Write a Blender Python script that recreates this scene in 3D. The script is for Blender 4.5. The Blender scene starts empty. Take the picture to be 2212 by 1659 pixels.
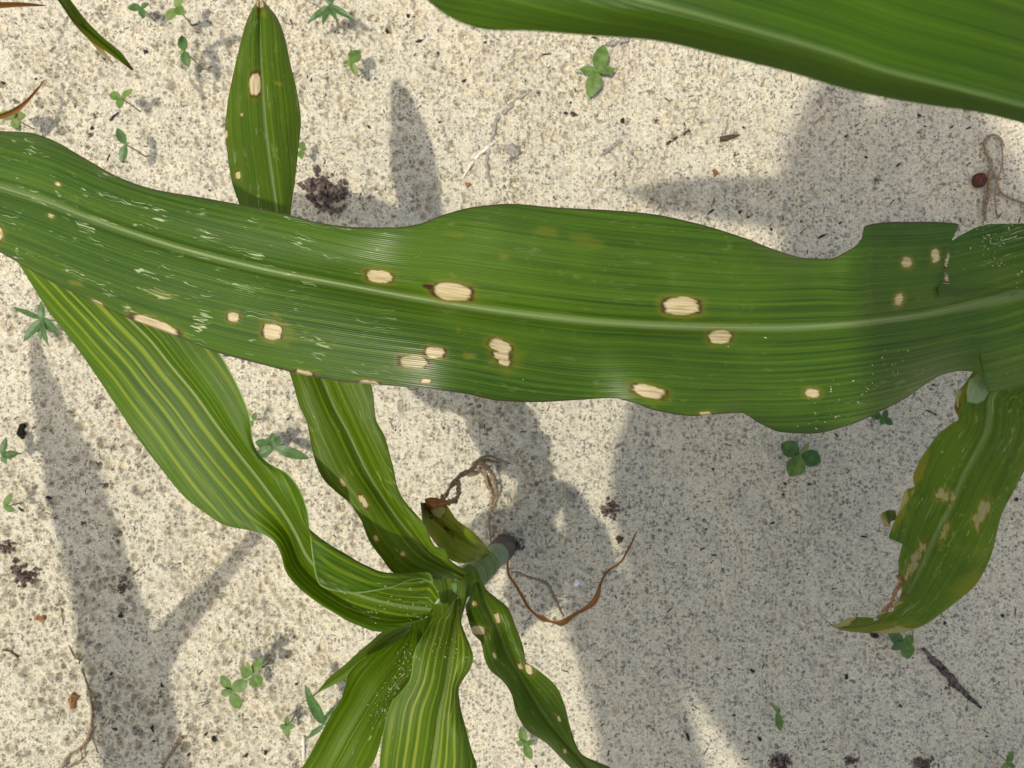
import bpy, math, random
import numpy as np

# ---------------------------------------------------------------- camera, world, sun, exposure
HC = 0.55                      # camera height above the sand (m)
PW, PH, FPX = 2212.0, 1659.0, 1660.0   # working pixel grid of the photograph and focal length in those pixels
sc = bpy.context.scene
cam_d = bpy.data.cameras.new('camera'); cam = bpy.data.objects.new('camera', cam_d)
sc.collection.objects.link(cam); sc.camera = cam
cam.location = (0, 0, HC)
cam_d.sensor_width = 36.0; cam_d.lens = 36.0 * FPX / PW
cam_d.clip_start = 0.01; cam_d.clip_end = 200
cam_d.dof.use_dof = True; cam_d.dof.focus_distance = 0.275; cam_d.dof.aperture_fstop = 36.0

SHX, SHY = 0.25, 0.165         # shadow shift per metre of height
slen = math.hypot(SHX, SHY)
elev = math.atan2(1.0, slen)
sun_az = math.atan2(-SHY, -SHX)            # direction towards the sun, from +x counter-clockwise
w = bpy.data.worlds.new('World'); sc.world = w; w.use_nodes = True
nt = w.node_tree; nt.nodes.clear()
sky = nt.nodes.new('ShaderNodeTexSky'); sky.sky_type = 'NISHITA'; sky.sun_disc = False
sky.sun_elevation = elev; sky.sun_rotation = math.pi / 2 - sun_az
sky.air_density = 1.3; sky.dust_density = 5.0; sky.ozone_density = 1.0
bg = nt.nodes.new('ShaderNodeBackground'); bg.inputs['Strength'].default_value = 0.135
wo = nt.nodes.new('ShaderNodeOutputWorld')
nt.links.new(sky.outputs[0], bg.inputs[0]); nt.links.new(bg.outputs[0], wo.inputs[0])
sl = bpy.data.lights.new('sun', 'SUN'); so = bpy.data.objects.new('sun', sl); sc.collection.objects.link(so)
sl.energy = 2.35; sl.angle = math.radians(1.0); sl.color = (1.0, 0.95, 0.845)
from mathutils import Vector
so.rotation_euler = Vector((SHX, SHY, -1)).to_track_quat('-Z', 'Y').to_euler()
so.location = (-1, -1, 3)
sc.view_settings.view_transform = 'Standard'; sc.view_settings.look = 'None'
sc.view_settings.exposure = 0.23; sc.view_settings.gamma = 1.0
sc.cycles.max_bounces = 8; sc.cycles.transparent_max_bounces = 8

COL = sc.collection
rng = np.random.default_rng(7); random.seed(7)

# ---------------------------------------------------------------- helpers
def unproj(u, v, z):
    d = (HC - np.asarray(z, float)) / FPX
    return (np.asarray(u, float) - PW / 2) * d, (PH / 2 - np.asarray(v, float)) * d

def P(u, v, z=0.0):
    x, y = unproj(u, v, z); return (float(x), float(y), float(z))

def Z(pts, ox, oy, k):
    return [(ox + p[0] * k, oy + p[1] * k) for p in pts]
Z2 = lambda pts: Z(pts, 1700.7, 932.6, .2976)
Z3 = lambda pts: Z(pts, 603.5, 1289.3, .2232)
Z4 = lambda pts: Z(pts, 877.7, 932.6, .2645)
ZL = lambda pts: Z(pts, 603.5, 1042.3, .23148)
ZB = lambda pts: Z(pts, 737.3, 1106.0, 1 / 3)

def smooth(a, b, x):
    t = np.clip((x - a) / (b - a), 0, 1); return t * t * (3 - 2 * t)

def vnoise(x, y, seed=0):
    """value noise, period one unit"""
    r = np.random.default_rng(seed); T = r.random((256, 256))
    xi = np.floor(x).astype(int); yi = np.floor(y).astype(int); fx = x - xi; fy = y - yi
    fx = fx * fx * (3 - 2 * fx); fy = fy * fy * (3 - 2 * fy)
    g = lambda a, b: T[a % 256, b % 256]
    return (g(xi, yi) * (1 - fx) + g(xi + 1, yi) * fx) * (1 - fy) + (g(xi, yi + 1) * (1 - fx) + g(xi + 1, yi + 1) * fx) * fy

def fbm(x, y, seed=0, o=3):
    s = 0; a = 1; n = 0
    for i in range(o):
        s = s + a * vnoise(x * 2 ** i + 17 * i, y * 2 ** i - 9 * i, seed + i); n += a; a *= .5
    return s / n

def pchip(tk, vk, t):
    tk = np.asarray(tk, float); vk = np.asarray(vk, float)
    if len(tk) == 2: return np.interp(t, tk, vk)
    h = np.diff(tk); d = np.diff(vk) / h; m = np.zeros(len(tk))
    for i in range(1, len(tk) - 1):
        if d[i - 1] * d[i] > 0:
            w1 = 2 * h[i] + h[i - 1]; w2 = h[i] + 2 * h[i - 1]
            m[i] = (w1 + w2) / (w1 / d[i - 1] + w2 / d[i])
    m[0] = d[0]; m[-1] = d[-1]
    i = np.clip(np.searchsorted(tk, t, side='right') - 1, 0, len(tk) - 2)
    s = (t - tk[i]) / h[i]
    return ((1 + 2 * s) * (1 - s) ** 2 * vk[i] + s * (1 - s) ** 2 * h[i] * m[i]
            + s * s * (3 - 2 * s) * vk[i + 1] + s * s * (s - 1) * h[i] * m[i + 1])

def cspline(tk, vk, t):
    tk = np.asarray(tk, float); vk = np.asarray(vk, float)
    m = np.gradient(vk, tk) if len(tk) > 2 else np.full(2, (vk[1] - vk[0]) / (tk[1] - tk[0]))
    h = np.diff(tk)
    i = np.clip(np.searchsorted(tk, t, side='right') - 1, 0, len(tk) - 2)
    s = (t - tk[i]) / h[i]
    return ((1 + 2 * s) * (1 - s) ** 2 * vk[i] + s * (1 - s) ** 2 * h[i] * m[i]
            + s * s * (3 - 2 * s) * vk[i + 1] + s * s * (s - 1) * h[i] * m[i + 1])

def keys(kl, t):
    if np.isscalar(kl): return np.full_like(t, kl)
    a = np.array(kl, float); return pchip(a[:, 0], a[:, 1], t)

def link(name, me, mat, parent=None):
    o = bpy.data.objects.new(name, me); COL.objects.link(o)
    if mat is not None:
        me.materials.clear(); me.materials.append(mat)
    if parent is not None: o.parent = parent
    return o

def tag(o, label=None, cat=None, group=None, kind=None):
    if label: o['label'] = label
    if cat: o['category'] = cat
    if group: o['group'] = group
    if kind: o['kind'] = kind
    return o

def empty(name, loc=(0, 0, 0)):
    o = bpy.data.objects.new(name, None); COL.objects.link(o); o.location = loc
    o.empty_display_size = .01
    return o

def to_parent(V, root):
    V = np.asarray(V, float)
    return V if root is None else V - np.array(root.location)

def grid_mesh(name, V, nr, nc, attrs=None, keep=None, smooth_=True):
    """V: (nr*nc,3) ; quads ; attrs: {name: (n,3)}"""
    i = np.arange(nr - 1)[:, None] * nc + np.arange(nc - 1)[None, :]
    q = np.stack([i, i + nc, i + nc + 1, i + 1], -1).reshape(-1, 4)
    if keep is not None: q = q[keep.reshape(-1)]
    return raw_mesh(name, V, q, attrs, smooth_)

def raw_mesh(name, V, q, attrs=None, smooth_=True):
    q = np.asarray(q); k = q.shape[1]
    me = bpy.data.meshes.new(name)
    me.vertices.add(len(V)); me.vertices.foreach_set('co', np.asarray(V, np.float32).ravel())
    me.loops.add(q.size); me.loops.foreach_set('vertex_index', q.astype(np.int32).ravel())
    me.polygons.add(len(q))
    me.polygons.foreach_set('loop_start', np.arange(0, q.size, k, dtype=np.int32))
    try: me.polygons.foreach_set('loop_total', np.full(len(q), k, np.int32))
    except Exception: pass
    me.polygons.foreach_set('use_smooth', np.full(len(q), smooth_, bool))
    for an, av in (attrs or {}).items():
        a = me.attributes.new(an, 'FLOAT_VECTOR', 'POINT')
        a.data.foreach_set('vector', np.asarray(av, np.float32).ravel())
    me.update(calc_edges=True); me.validate()
    return me

# ---------------------------------------------------------------- node helper
class NB:
    def __init__(s, name):
        s.m = bpy.data.materials.new(name); s.m.use_nodes = True
        s.t = s.m.node_tree; s.t.nodes.clear()
    def n(s, ty, **kw):
        nd = s.t.nodes.new(ty)
        for k, v in kw.items(): setattr(nd, k, v)
        return nd
    def put(s, sock, v):
        if isinstance(v, bpy.types.NodeSocket): s.t.links.new(v, sock)
        else: sock.default_value = v
    def math(s, op, a, b=None, clamp=False):
        nd = s.n('ShaderNodeMath', operation=op, use_clamp=clamp); s.put(nd.inputs[0], a)
        if b is not None: s.put(nd.inputs[1], b)
        return nd.outputs[0]
    def mix(s, f, a, b, mode='MIX'):
        nd = s.n('ShaderNodeMix', data_type='RGBA', blend_type=mode); s.put(nd.inputs[0], f)
        s.put(nd.inputs[6], a if isinstance(a, bpy.types.NodeSocket) else (*a, 1))
        s.put(nd.inputs[7], b if isinstance(b, bpy.types.NodeSocket) else (*b, 1))
        return nd.outputs[2]
    def ramp(s, f, lo, hi, a=0., b=1.):
        nd = s.n('ShaderNodeMapRange', interpolation_type='SMOOTHSTEP'); s.put(nd.inputs[0], f)
        nd.inputs[1].default_value = lo; nd.inputs[2].default_value = hi
        nd.inputs[3].default_value = a; nd.inputs[4].default_value = b
        return nd.outputs[0]
    def noise(s, vec, scale, detail=2., rough=.5, dist=0.):
        nd = s.n('ShaderNodeTexNoise'); s.put(nd.inputs['Vector'], vec)
        nd.inputs['Scale'].default_value = scale; nd.inputs['Detail'].default_value = detail
        nd.inputs['Roughness'].default_value = rough; nd.inputs['Distortion'].default_value = dist
        return nd.outputs[0]
    def attr(s, name):
        nd = s.n('ShaderNodeAttribute', attribute_name=name); sp = s.n('ShaderNodeSeparateXYZ')
        s.t.links.new(nd.outputs['Vector'], sp.inputs[0]); return sp.outputs
    def vec(s, x, y, z=0.):
        nd = s.n('ShaderNodeCombineXYZ'); s.put(nd.inputs[0], x); s.put(nd.inputs[1], y); s.put(nd.inputs[2], z)
        return nd.outputs[0]
    def bump(s, h, strength, dist, normal=None):
        nd = s.n('ShaderNodeBump'); s.put(nd.inputs['Height'], h)
        nd.inputs['Strength'].default_value = strength; nd.inputs['Distance'].default_value = dist
        if normal is not None: s.t.links.new(normal, nd.inputs['Normal'])
        return nd.outputs[0]
    def out(s, sh):
        o = s.n('ShaderNodeOutputMaterial'); s.t.links.new(sh, o.inputs[0]); return s.m
    def pbsdf(s, col, rough, spec=.5, normal=None):
        p = s.n('ShaderNodeBsdfPrincipled'); s.put(p.inputs['Base Color'], col if isinstance(col, bpy.types.NodeSocket) else (*col, 1))
        s.put(p.inputs['Roughness'], rough); s.put(p.inputs['Specular IOR Level'], spec)
        if normal is not None: s.t.links.new(normal, p.inputs['Normal'])
        return p.outputs[0]

def leaf_material(name, dark=(.020, .075, .004), light=(.050, .135, .008), stripe=0., stripe_col=(.17, .24, .012),
                  mottle=.25, mottle_col=(.13, .19, .02), yellow=0., rough=.36, trans=.26, seed=0., scr=1., spec=.22, hw=.026):
    """maize blade: a_sv = (s, across m, along m); a_m1 = (tan lesion, dark rim, yellow halo); a_m2 = (scratch weight, margin, midrib)"""
    warm = lambda c: (c[0] * 1.28, c[1] * 1.02, c[2] * .5)
    if scr > 0: dark, light = tuple(c * .84 for c in warm(dark)), tuple(c * .95 for c in warm(light))
    b = NB(name)
    s, wm, lm = b.attr('a_sv')[0:3]; m1 = b.attr('a_m1'); m2 = b.attr('a_m2')
    A = b.math
    fine = b.noise(b.vec(A('MULTIPLY', wm, 1500.), A('MULTIPLY', lm, 9.), seed), 1., 1.)
    mid = b.noise(b.vec(A('MULTIPLY', wm, 420.), A('MULTIPLY', lm, 5.), seed + 3), 1., 2.)
    fac = A('ADD', A('MULTIPLY', fine, .55), A('MULTIPLY', mid, .45))
    fac = b.ramp(fac, .30, .70)
    col = b.mix(fac, dark, light)
    big0 = b.noise(b.vec(A('MULTIPLY', wm, 160.), A('MULTIPLY', lm, 10.), seed + 61), 1., 2.)
    ph = A('ADD', A('MULTIPLY', wm, 6.2832 / .0023), A('MULTIPLY', mid, 5.))
    vn = A('SINE', ph); vfine = A('SINE', A('MULTIPLY', wm, 6.2832 / .00062))
    col = b.mix(A('MULTIPLY', A('MULTIPLY', b.ramp(vn, .72, .98), b.ramp(big0, .35, .65)), .42), col, tuple(c * 1.4 + .003 for c in light))
    col = b.mix(A('MULTIPLY', A('MULTIPLY', b.ramp(vn, -.80, -.99), b.ramp(big0, .65, .35)), .40), col, tuple(c * .55 for c in dark))
    # thin dark lines between vein groups
    ln = b.noise(b.vec(A('MULTIPLY', wm, 640.), A('MULTIPLY', lm, 3.), seed + 9), 1., 0.)
    col = b.mix(A('MULTIPLY', b.ramp(A('ABSOLUTE', A('SUBTRACT', ln, .5)), .0, .045, 1., 0.), .25), col, tuple(c * .45 for c in dark))
    # patches of slightly different green
    big = b.noise(b.vec(A('MULTIPLY', wm, 22.), A('MULTIPLY', lm, 14.), seed + 5), 1., 3.)
    col = b.mix(A('MULTIPLY', b.ramp(big, .45, .75), .55), col, tuple(c * 1.35 for c in light))
    if stripe > 0:
        sc_ = A('ADD', A('MULTIPLY', s, .4), A('MULTIPLY', wm, .6 / hw))
        st2 = b.noise(b.vec(A('MULTIPLY', sc_, 5.), A('MULTIPLY', lm, 1.1), seed + 13), 1., 1.)
        st = A('SINE', A('ADD', A('MULTIPLY', sc_, 6.2832 * 6.3), A('MULTIPLY', st2, 7.)))
        st3 = b.noise(b.vec(A('MULTIPLY', sc_, 9.), A('MULTIPLY', lm, 2.2), seed + 17), 1., 0.)
        st = A('MULTIPLY', b.ramp(st, .05, .95), b.ramp(st3, .30, .62, .15, 1.))
        edge = A('MULTIPLY', b.ramp(A('ABSOLUTE', s), .98, .80), b.attr('a_m3')[0])
        col = b.mix(A('MULTIPLY', A('MULTIPLY', st, stripe), edge), col, stripe_col)
    if yellow > 0:
        yl = b.noise(b.vec(A('MULTIPLY', wm, 60.), A('MULTIPLY', lm, 30.), seed + 21), 1., 4., .65)
        ew = A('ADD', A('MULTIPLY', b.ramp(A('ABSOLUTE', s), .55, 1.), .16), yl)
        col = b.mix(A('MULTIPLY', b.ramp(ew, .52, .82), yellow), col, (.24, .27, .035))
    mo = b.noise(b.vec(A('MULTIPLY', wm, 420.), A('MULTIPLY', lm, 170.), seed + 31), 1., 4., .7)
    mreg = b.noise(b.vec(A('MULTIPLY', wm, 45.), A('MULTIPLY', lm, 28.), seed + 33), 1., 2.)
    col = b.mix(A('MULTIPLY', A('MULTIPLY', b.ramp(mo, .56, .68), b.ramp(mreg, .46, .62)), mottle), col, mottle_col)
    # pale midrib
    ribn = A('MULTIPLY', m2[2], A('ADD', .15, A('MULTIPLY', fine, 1.5)), True)
    col = b.mix(ribn, col, (.24, .33, .13))
    # feeding scratches: thin pale broken lines
    wob = A('MULTIPLY', A('SUBTRACT', b.noise(b.vec(A('MULTIPLY', wm, 60.), A('MULTIPLY', lm, 160.), seed + 41), 1., 3.), .5), 2.4)
    sn = b.noise(b.vec(A('ADD', A('MULTIPLY', wm, 620.), wob), A('MULTIPLY', lm, 38.), seed + 43), 1., 1.5)
    thin = b.ramp(A('ABSOLUTE', A('SUBTRACT', sn, .5)), .002, .024, 1., 0.)
    seg = b.ramp(b.noise(b.vec(A('MULTIPLY', wm, 210.), A('MULTIPLY', lm, 62.), seed + 47), 1., 3., .6), .545, .61)
    scm = A('MULTIPLY', A('MULTIPLY', thin, seg), A('MULTIPLY', m2[0], scr * .72), True)
    col = b.mix(scm, col, (.55, .62, .36))
    # lesions
    col = b.mix(A('MULTIPLY', m1[2], .8), col, (.21, .20, .012))
    col = b.mix(m1[1], col, (.055, .018, .006))
    lt = b.noise(b.vec(A('MULTIPLY', wm, 1500.), A('MULTIPLY', lm, 90.), seed + 51), 1., 2.)
    tan = b.mix(b.ramp(lt, .3, .6), (.42, .33, .17), (.64, .54, .33))
    col = b.mix(m1[0], col, tan)
    col = b.mix(A('MULTIPLY', m2[1], .8), col, (.045, .022, .014))
    col = b.mix(b.attr('a_m3')[1], col, (.30, .42, .12))
    hb = A('ADD', A('ADD', A('MULTIPLY', mid, .35), A('MULTIPLY', fine, .3)), A('ADD', A('MULTIPLY', vn, .10), A('MULTIPLY', vfine, .08)))
    hb = A('SUBTRACT', hb, A('MULTIPLY', m1[0], .5))
    nrm = b.bump(hb, .55, .0006)
    rg = A('ADD', rough, A('MULTIPLY', A('SUBTRACT', big, .5), .2))
    pr = b.pbsdf(col, rg, spec, nrm)
    tr = b.n('ShaderNodeBsdfTranslucent'); b.put(tr.inputs[0], b.mix(1., col, (1.25, 1.1, .4), 'MULTIPLY'))
    ms = b.n('ShaderNodeMixShader'); ms.inputs[0].default_value = trans
    b.t.links.new(pr, ms.inputs[1]); b.t.links.new(tr.outputs[0], ms.inputs[2])
    return b.out(ms.outputs[0])

def plain_material(name, c1, c2, scale=400., rough=.8, bump=.0004, spec=.2, trans=0., stretch=None):
    b = NB(name); tc = b.n('ShaderNodeTexCoord').outputs['Object']
    n = b.noise(tc, scale, 4., .6); col = b.mix(b.ramp(n, .35, .65), c1, c2)
    sh = b.pbsdf(col, rough, spec, b.bump(n, .8, bump))
    if trans > 0:
        tr = b.n('ShaderNodeBsdfTranslucent'); b.put(tr.inputs[0], col)
        ms = b.n('ShaderNodeMixShader'); ms.inputs[0].default_value = trans
        b.t.links.new(sh, ms.inputs[1]); b.t.links.new(tr.outputs[0], ms.inputs[2]); sh = ms.outputs[0]
    return b.out(sh)

# ---------------------------------------------------------------- leaf loft
def chord(pts):
    p = np.asarray(pts, float)[:, :2]; d = np.r_[0, np.cumsum(np.hypot(*np.diff(p, axis=0).T))]
    return d / d[-1]

def rail_params(M, R, project=True):
    """parameter of every margin point = where it projects on the midrib (kept in order)"""
    if not project: return chord(R)
    tm = chord(M); tt = np.linspace(0, 1, 600)
    mu = cspline(tm, [p[0] for p in M], tt); mv = cspline(tm, [p[1] for p in M], tt)
    out = []; last = -1e-9; n = len(R)
    for i, p in enumerate(R):
        if i == 0: t = 0.
        elif i == n - 1: t = 1.
        else:
            d = np.hypot(mu - p[0], mv - p[1]); d[tt <= last + .002] = 1e9
            d[tt > .999 - .002 * (n - 1 - i)] = 1e9
            t = tt[int(np.argmin(d))]
        out.append(t); last = t
    return np.array(out)

def ellipse(U, Vv, u, v, a, b, ang=0., seed=0, rag=.22):
    c, s = math.cos(math.radians(ang)), math.sin(math.radians(ang))
    du, dv = U - u, Vv - v; p = (du * c + dv * s) / a; q = (-du * s + dv * c) / b
    n = fbm(U / (a * .55) + seed * 3.1, Vv / (b * .55) + seed * 1.7, 60 + seed, 3) - .5
    k = 2.4 if max(a, b) / min(a, b) < 1.5 else 2.9                                         # squarish outline: bounded by veins
    return (np.abs(p) ** k + np.abs(q) ** k) ** (1 / k) + n * rag * 2

class Leaf:
    """blade lofted through rails traced as pixel outlines; every rail carries its own height"""
    def __init__(s, M, L, R, zM, dL=0., dR=0., nt=240, ns=60, bulge=0., groove=.0012, rails=None, rails_s=None,
                 project=True, wave=.0, wseed=0, across='lin'):
        t = np.linspace(0, 1, nt); tm = chord(M)
        rl = []
        zm = keys(zM, t)
        mu, mv = cspline(tm, [p[0] for p in M], t), cspline(tm, [p[1] for p in M], t)
        def mk(R_, dz):
            tr = rail_params(M, R_, project)
            return (pchip(tr, [p[0] for p in R_], t), pchip(tr, [p[1] for p in R_], t), zm + keys(dz, t))
        rl = [mk(L, dL), (mu, mv, zm), mk(R, dR)]; rs = [-1., 0., 1.]
        if rails:                                   # extra rails: (s, points, dz)
            for (sv, pts, dz) in rails: rl.append(mk(pts, dz)); rs.append(sv)
            o = np.argsort(rs); rl = [rl[i] for i in o]; rs = [rs[i] for i in o]
        S = np.linspace(-1, 1, ns)
        out = []
        for c in range(3):
            vals = np.stack([r[c] for r in rl])     # (nrails, nt)
            col = np.empty((nt, ns))
            if across == 'lin':
                for j, sv in enumerate(S):
                    i = min(max(np.searchsorted(rs, sv, side='right') - 1, 0), len(rs) - 2)
                    f = (sv - rs[i]) / (rs[i + 1] - rs[i]); col[:, j] = vals[i] * (1 - f) + vals[i + 1] * f
            else:
                for k in range(nt): col[k] = cspline(rs, vals[:, k], S)
            out.append(col)
        U, V, Zz = out
        SS = np.broadcast_to(S, U.shape)
        Zz = Zz + bulge * (4 * np.abs(SS) * (1 - np.abs(SS)))
        Zz = Zz - groove * np.exp(-(SS / .07) ** 2)
        T = np.broadcast_to(t[:, None], U.shape)
        if wave:
            Zz = Zz + wave * np.abs(SS) ** 1.5 * (fbm(T * 9 + wseed, SS * 1.3 + 5 + wseed, 80 + wseed, 2) - .5) * 2
        s.U, s.V, s.Z, s.S, s.T = U, V, Zz, SS, T
        s.nt, s.ns = nt, ns
        X, Y = unproj(U, V, Zz); s.X, s.Y = X, Y
        wl = np.zeros_like(X)
        seg = np.sqrt(np.diff(X, axis=1) ** 2 + np.diff(Y, axis=1) ** 2 + np.diff(Zz, axis=1) ** 2)
        wl[:, 1:] = np.cumsum(seg, 1)
        jm = int(np.argmin(np.abs(S))); s.W = wl - wl[:, jm:jm + 1]
        dl = np.sqrt(np.diff(X[:, jm]) ** 2 + np.diff(Y[:, jm]) ** 2 + np.diff(Zz[:, jm]) ** 2)
        s.Ln = np.broadcast_to(np.r_[0, np.cumsum(dl)][:, None], X.shape)
        z0 = np.zeros_like(X)
        s.tan, s.rim, s.halo, s.scr = z0.copy(), z0.copy(), z0.copy(), z0.copy()
        s.rib = np.exp(-(s.W / .0016) ** 2) * .0; s.mar = z0.copy(); s.keep = None; s.stw = z0 + 1.; s.pal = z0.copy()
    def midrib(s, w=.0018, k=.8, t0=0., t1=1.):
        wt = w * (1 - .55 * s.T)
        s.rib = np.maximum(s.rib, k * (1 - smooth(.45, 1.15, np.abs(s.W) / wt))); return s
    def margin(s, px=.0006, k=1.):
        wr = s.W[:, -1:] - s.W; wl = s.W - s.W[:, :1]; e = np.minimum(wr, wl)
        s.mar = np.maximum(s.mar, k * (1 - smooth(px * .4, px * 1.3, e))); return s
    def pale_edge(s, side=1, px=.0005, k=.8):
        e = (s.W[:, -1:] - s.W) if side > 0 else (s.W - s.W[:, :1])
        s.pal = np.maximum(s.pal, k * (1 - smooth(px * .4, px * 1.4, e))); return s
    def lesion(s, u, v, a, b, ang=0., seed=0, rim=.9, halo=.8, rag=.22, tan=1.):
        d = ellipse(s.U, s.V, u, v, a, b, ang, seed, rag)
        c, sn = math.cos(math.radians(ang)), math.sin(math.radians(ang))
        du, dv = s.U - u, s.V - v; p, q = (du * c + dv * sn), (-du * sn + dv * c)
        long_u = a >= b; al = np.abs(p) / a if long_u else np.abs(q) / b; ac = np.abs(q) / b if long_u else np.abs(p) / a
        streak = (vnoise((q if long_u else p) / 2.2 + seed * 5, (p if long_u else q) / 30. + 7, 130 + seed) - .5) * .14 * smooth(.3, .9, al)
        d = d + streak
        s.tan = np.maximum(s.tan, tan * (1 - smooth(.84, 1.04, d)))
        rw = np.clip(3.4 / min(a, b), .07, .5); ends = smooth(-.25, .35, al - ac)
        rn = np.clip(.35 + .9 * fbm(s.U / 7. + seed, s.V / 7., 90 + seed, 2), 0, 1.1)
        s.rim = np.maximum(s.rim, np.clip(rim * rn * (.62 + .55 * ends), 0, 1) * smooth(.82, .98, d) * (1 - smooth(1.02, 1.08 + rw * (.6 + ends), d)))
        s.halo = np.maximum(s.halo, halo * (1 - smooth(1.0, 1.4 + 1.8 * rw, d)) * .85); return s
    def patch(s, u, v, a, b, ang=0., seed=0, halo=.8):
        d = ellipse(s.U, s.V, u, v, a, b, ang, seed, .5)
        s.halo = np.maximum(s.halo, halo * (1 - smooth(.4, 1.2, d))); return s
    def scratch(s, arr): s.scr = np.maximum(s.scr, arr); return s
    def mesh(s, name, root=None):
        Vt = np.stack([s.X, s.Y, s.Z], -1).reshape(-1, 3)
        Vt = to_parent(Vt, root)
        st = lambda *a: np.stack(a, -1).reshape(-1, 3)
        return grid_mesh(name, Vt, s.nt, s.ns, {'a_sv': st(s.S, s.W, s.Ln), 'a_m1': st(s.tan, s.rim, s.halo),
                                                'a_m2': st(s.scr, s.mar, s.rib), 'a_m3': st(s.stw, s.pal, s.pal * 0)}, s.keep)
    def build(s, name, mat, parent): return link(name, s.mesh(name, parent), mat, parent)

def ribbon(path, width, nt=60, ns=9, cup=.12, roll=None):
    """blade along a world-space path (list of xyz) for leaves of neighbouring plants; width: keys in m"""
    L = Leaf.__new__(Leaf); p = np.asarray(path, float)
    tk = np.r_[0, np.cumsum(np.linalg.norm(np.diff(p, axis=0), axis=1))]; tk /= tk[-1]
    t = np.linspace(0, 1, nt); c = np.stack([cspline(tk, p[:, i], t) for i in range(3)], 1)
    d = np.gradient(c, axis=0); d /= np.linalg.norm(d, axis=1)[:, None]
    side = np.cross(d, [0, 0, 1.]); side /= np.linalg.norm(side, axis=1)[:, None] + 1e-9
    up = np.cross(side, d)
    r = keys(roll, t) if roll is not None else np.zeros(nt)
    sd = side * np.cos(r)[:, None] + up * np.sin(r)[:, None]; un = -side * np.sin(r)[:, None] + up * np.cos(r)[:, None]
    wd = keys(width, t) / 2; S = np.linspace(-1, 1, ns)
    wav = (fbm(t[:, None] * 7 + p[0, 0] * 50, S[None, :] * 1.2, 33, 2) - .5) * .35
    pos = c[:, None] + sd[:, None] * (wd[:, None] * S)[..., None] + un[:, None] * (wd[:, None] * (np.abs(S) * cup * 2 + wav * np.abs(S)))[..., None]
    L.X, L.Y, L.Z = pos[..., 0], pos[..., 1], pos[..., 2]; L.nt, L.ns = nt, ns
    L.S = np.broadcast_to(S, L.X.shape); L.T = np.broadcast_to(t[:, None], L.X.shape)
    L.W = L.S * wd[:, None]; L.Ln = np.broadcast_to((tk[-1] * 0 + np.r_[0, np.cumsum(np.linalg.norm(np.diff(c, axis=0), axis=1))])[:, None], L.X.shape)
    z0 = np.zeros_like(L.X); L.tan, L.rim, L.halo, L.scr, L.mar = z0.copy(), z0.copy(), z0.copy(), z0.copy(), z0.copy()
    L.rib = z0.copy(); L.keep = None; L.stw = z0 + 1.; L.pal = z0.copy()
    d_ = (HC - L.Z); d_ = np.where(np.abs(d_) < .02, .02, d_)
    L.U = PW / 2 + L.X * FPX / d_; L.V = PH / 2 - L.Y * FPX / d_
    return L

def tube(pts, rad, nseg=10, sub=8, jit=0., flat=1., seed=0, closed=True):
    """tapering tube through world points -> (V, quads)"""
    p = np.asarray(pts, float); tk = np.r_[0, np.cumsum(np.linalg.norm(np.diff(p, axis=0), axis=1))]; tk /= tk[-1]
    n = max(2, sub * (len(p) - 1) + 1); t = np.linspace(0, 1, n)
    c = np.stack([cspline(tk, p[:, i], t) for i in range(3)], 1)
    r = keys(rad, t) if not np.isscalar(rad) else np.full(n, rad)
    if jit:
        rr = np.random.default_rng(seed); r = r * (1 + jit * (rr.random(n) - .5)); c = c + (rr.random((n, 3)) - .5) * r[:, None] * jit
    d = np.gradient(c, axis=0); d /= np.linalg.norm(d, axis=1)[:, None] + 1e-12
    ref = np.array([0, 0, 1.]); a = np.cross(d, ref); bad = np.linalg.norm(a, axis=1) < .15
    a[bad] = np.cross(d[bad], [1, 0, 0.]); a /= np.linalg.norm(a, axis=1)[:, None]; b = np.cross(a, d)
    th = np.linspace(0, 2 * math.pi, nseg, endpoint=False)
    V = c[:, None] + r[:, None, None] * (np.cos(th)[None, :, None] * a[:, None] + flat * np.sin(th)[None, :, None] * b[:, None])
    i = np.arange(n - 1)[:, None] * nseg + np.arange(nseg)[None]; j = np.arange(n - 1)[:, None] * nseg + (np.arange(nseg)[None] + 1) % nseg
    q = np.stack([i, j, j + nseg, i + nseg], -1).reshape(-1, 4)
    V = V.reshape(-1, 3); nv = len(V)
    V = np.r_[V, c[:1], c[-1:]]
    capa = [[nv, (k + 1) % nseg, k, k] for k in range(nseg)]
    return V, q, nv, nseg, n

def tube_mesh(name, pts, rad, root=None, **kw):
    V, q, nv, ns, n = tube(pts, rad, **kw)
    V = to_parent(V, root)
    faces = [tuple(int(a) for a in f) for f in q]
    faces += [(nv, (k + 1) % ns, k) for k in range(ns)] + [(nv + 1, (n - 1) * ns + k, (n - 1) * ns + (k + 1) % ns) for k in range(ns)]
    me = bpy.data.meshes.new(name); me.from_pydata([tuple(v) for v in V], [], faces)
    me.polygons.foreach_set('use_smooth', np.ones(len(faces), bool)); me.update(); return me

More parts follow.
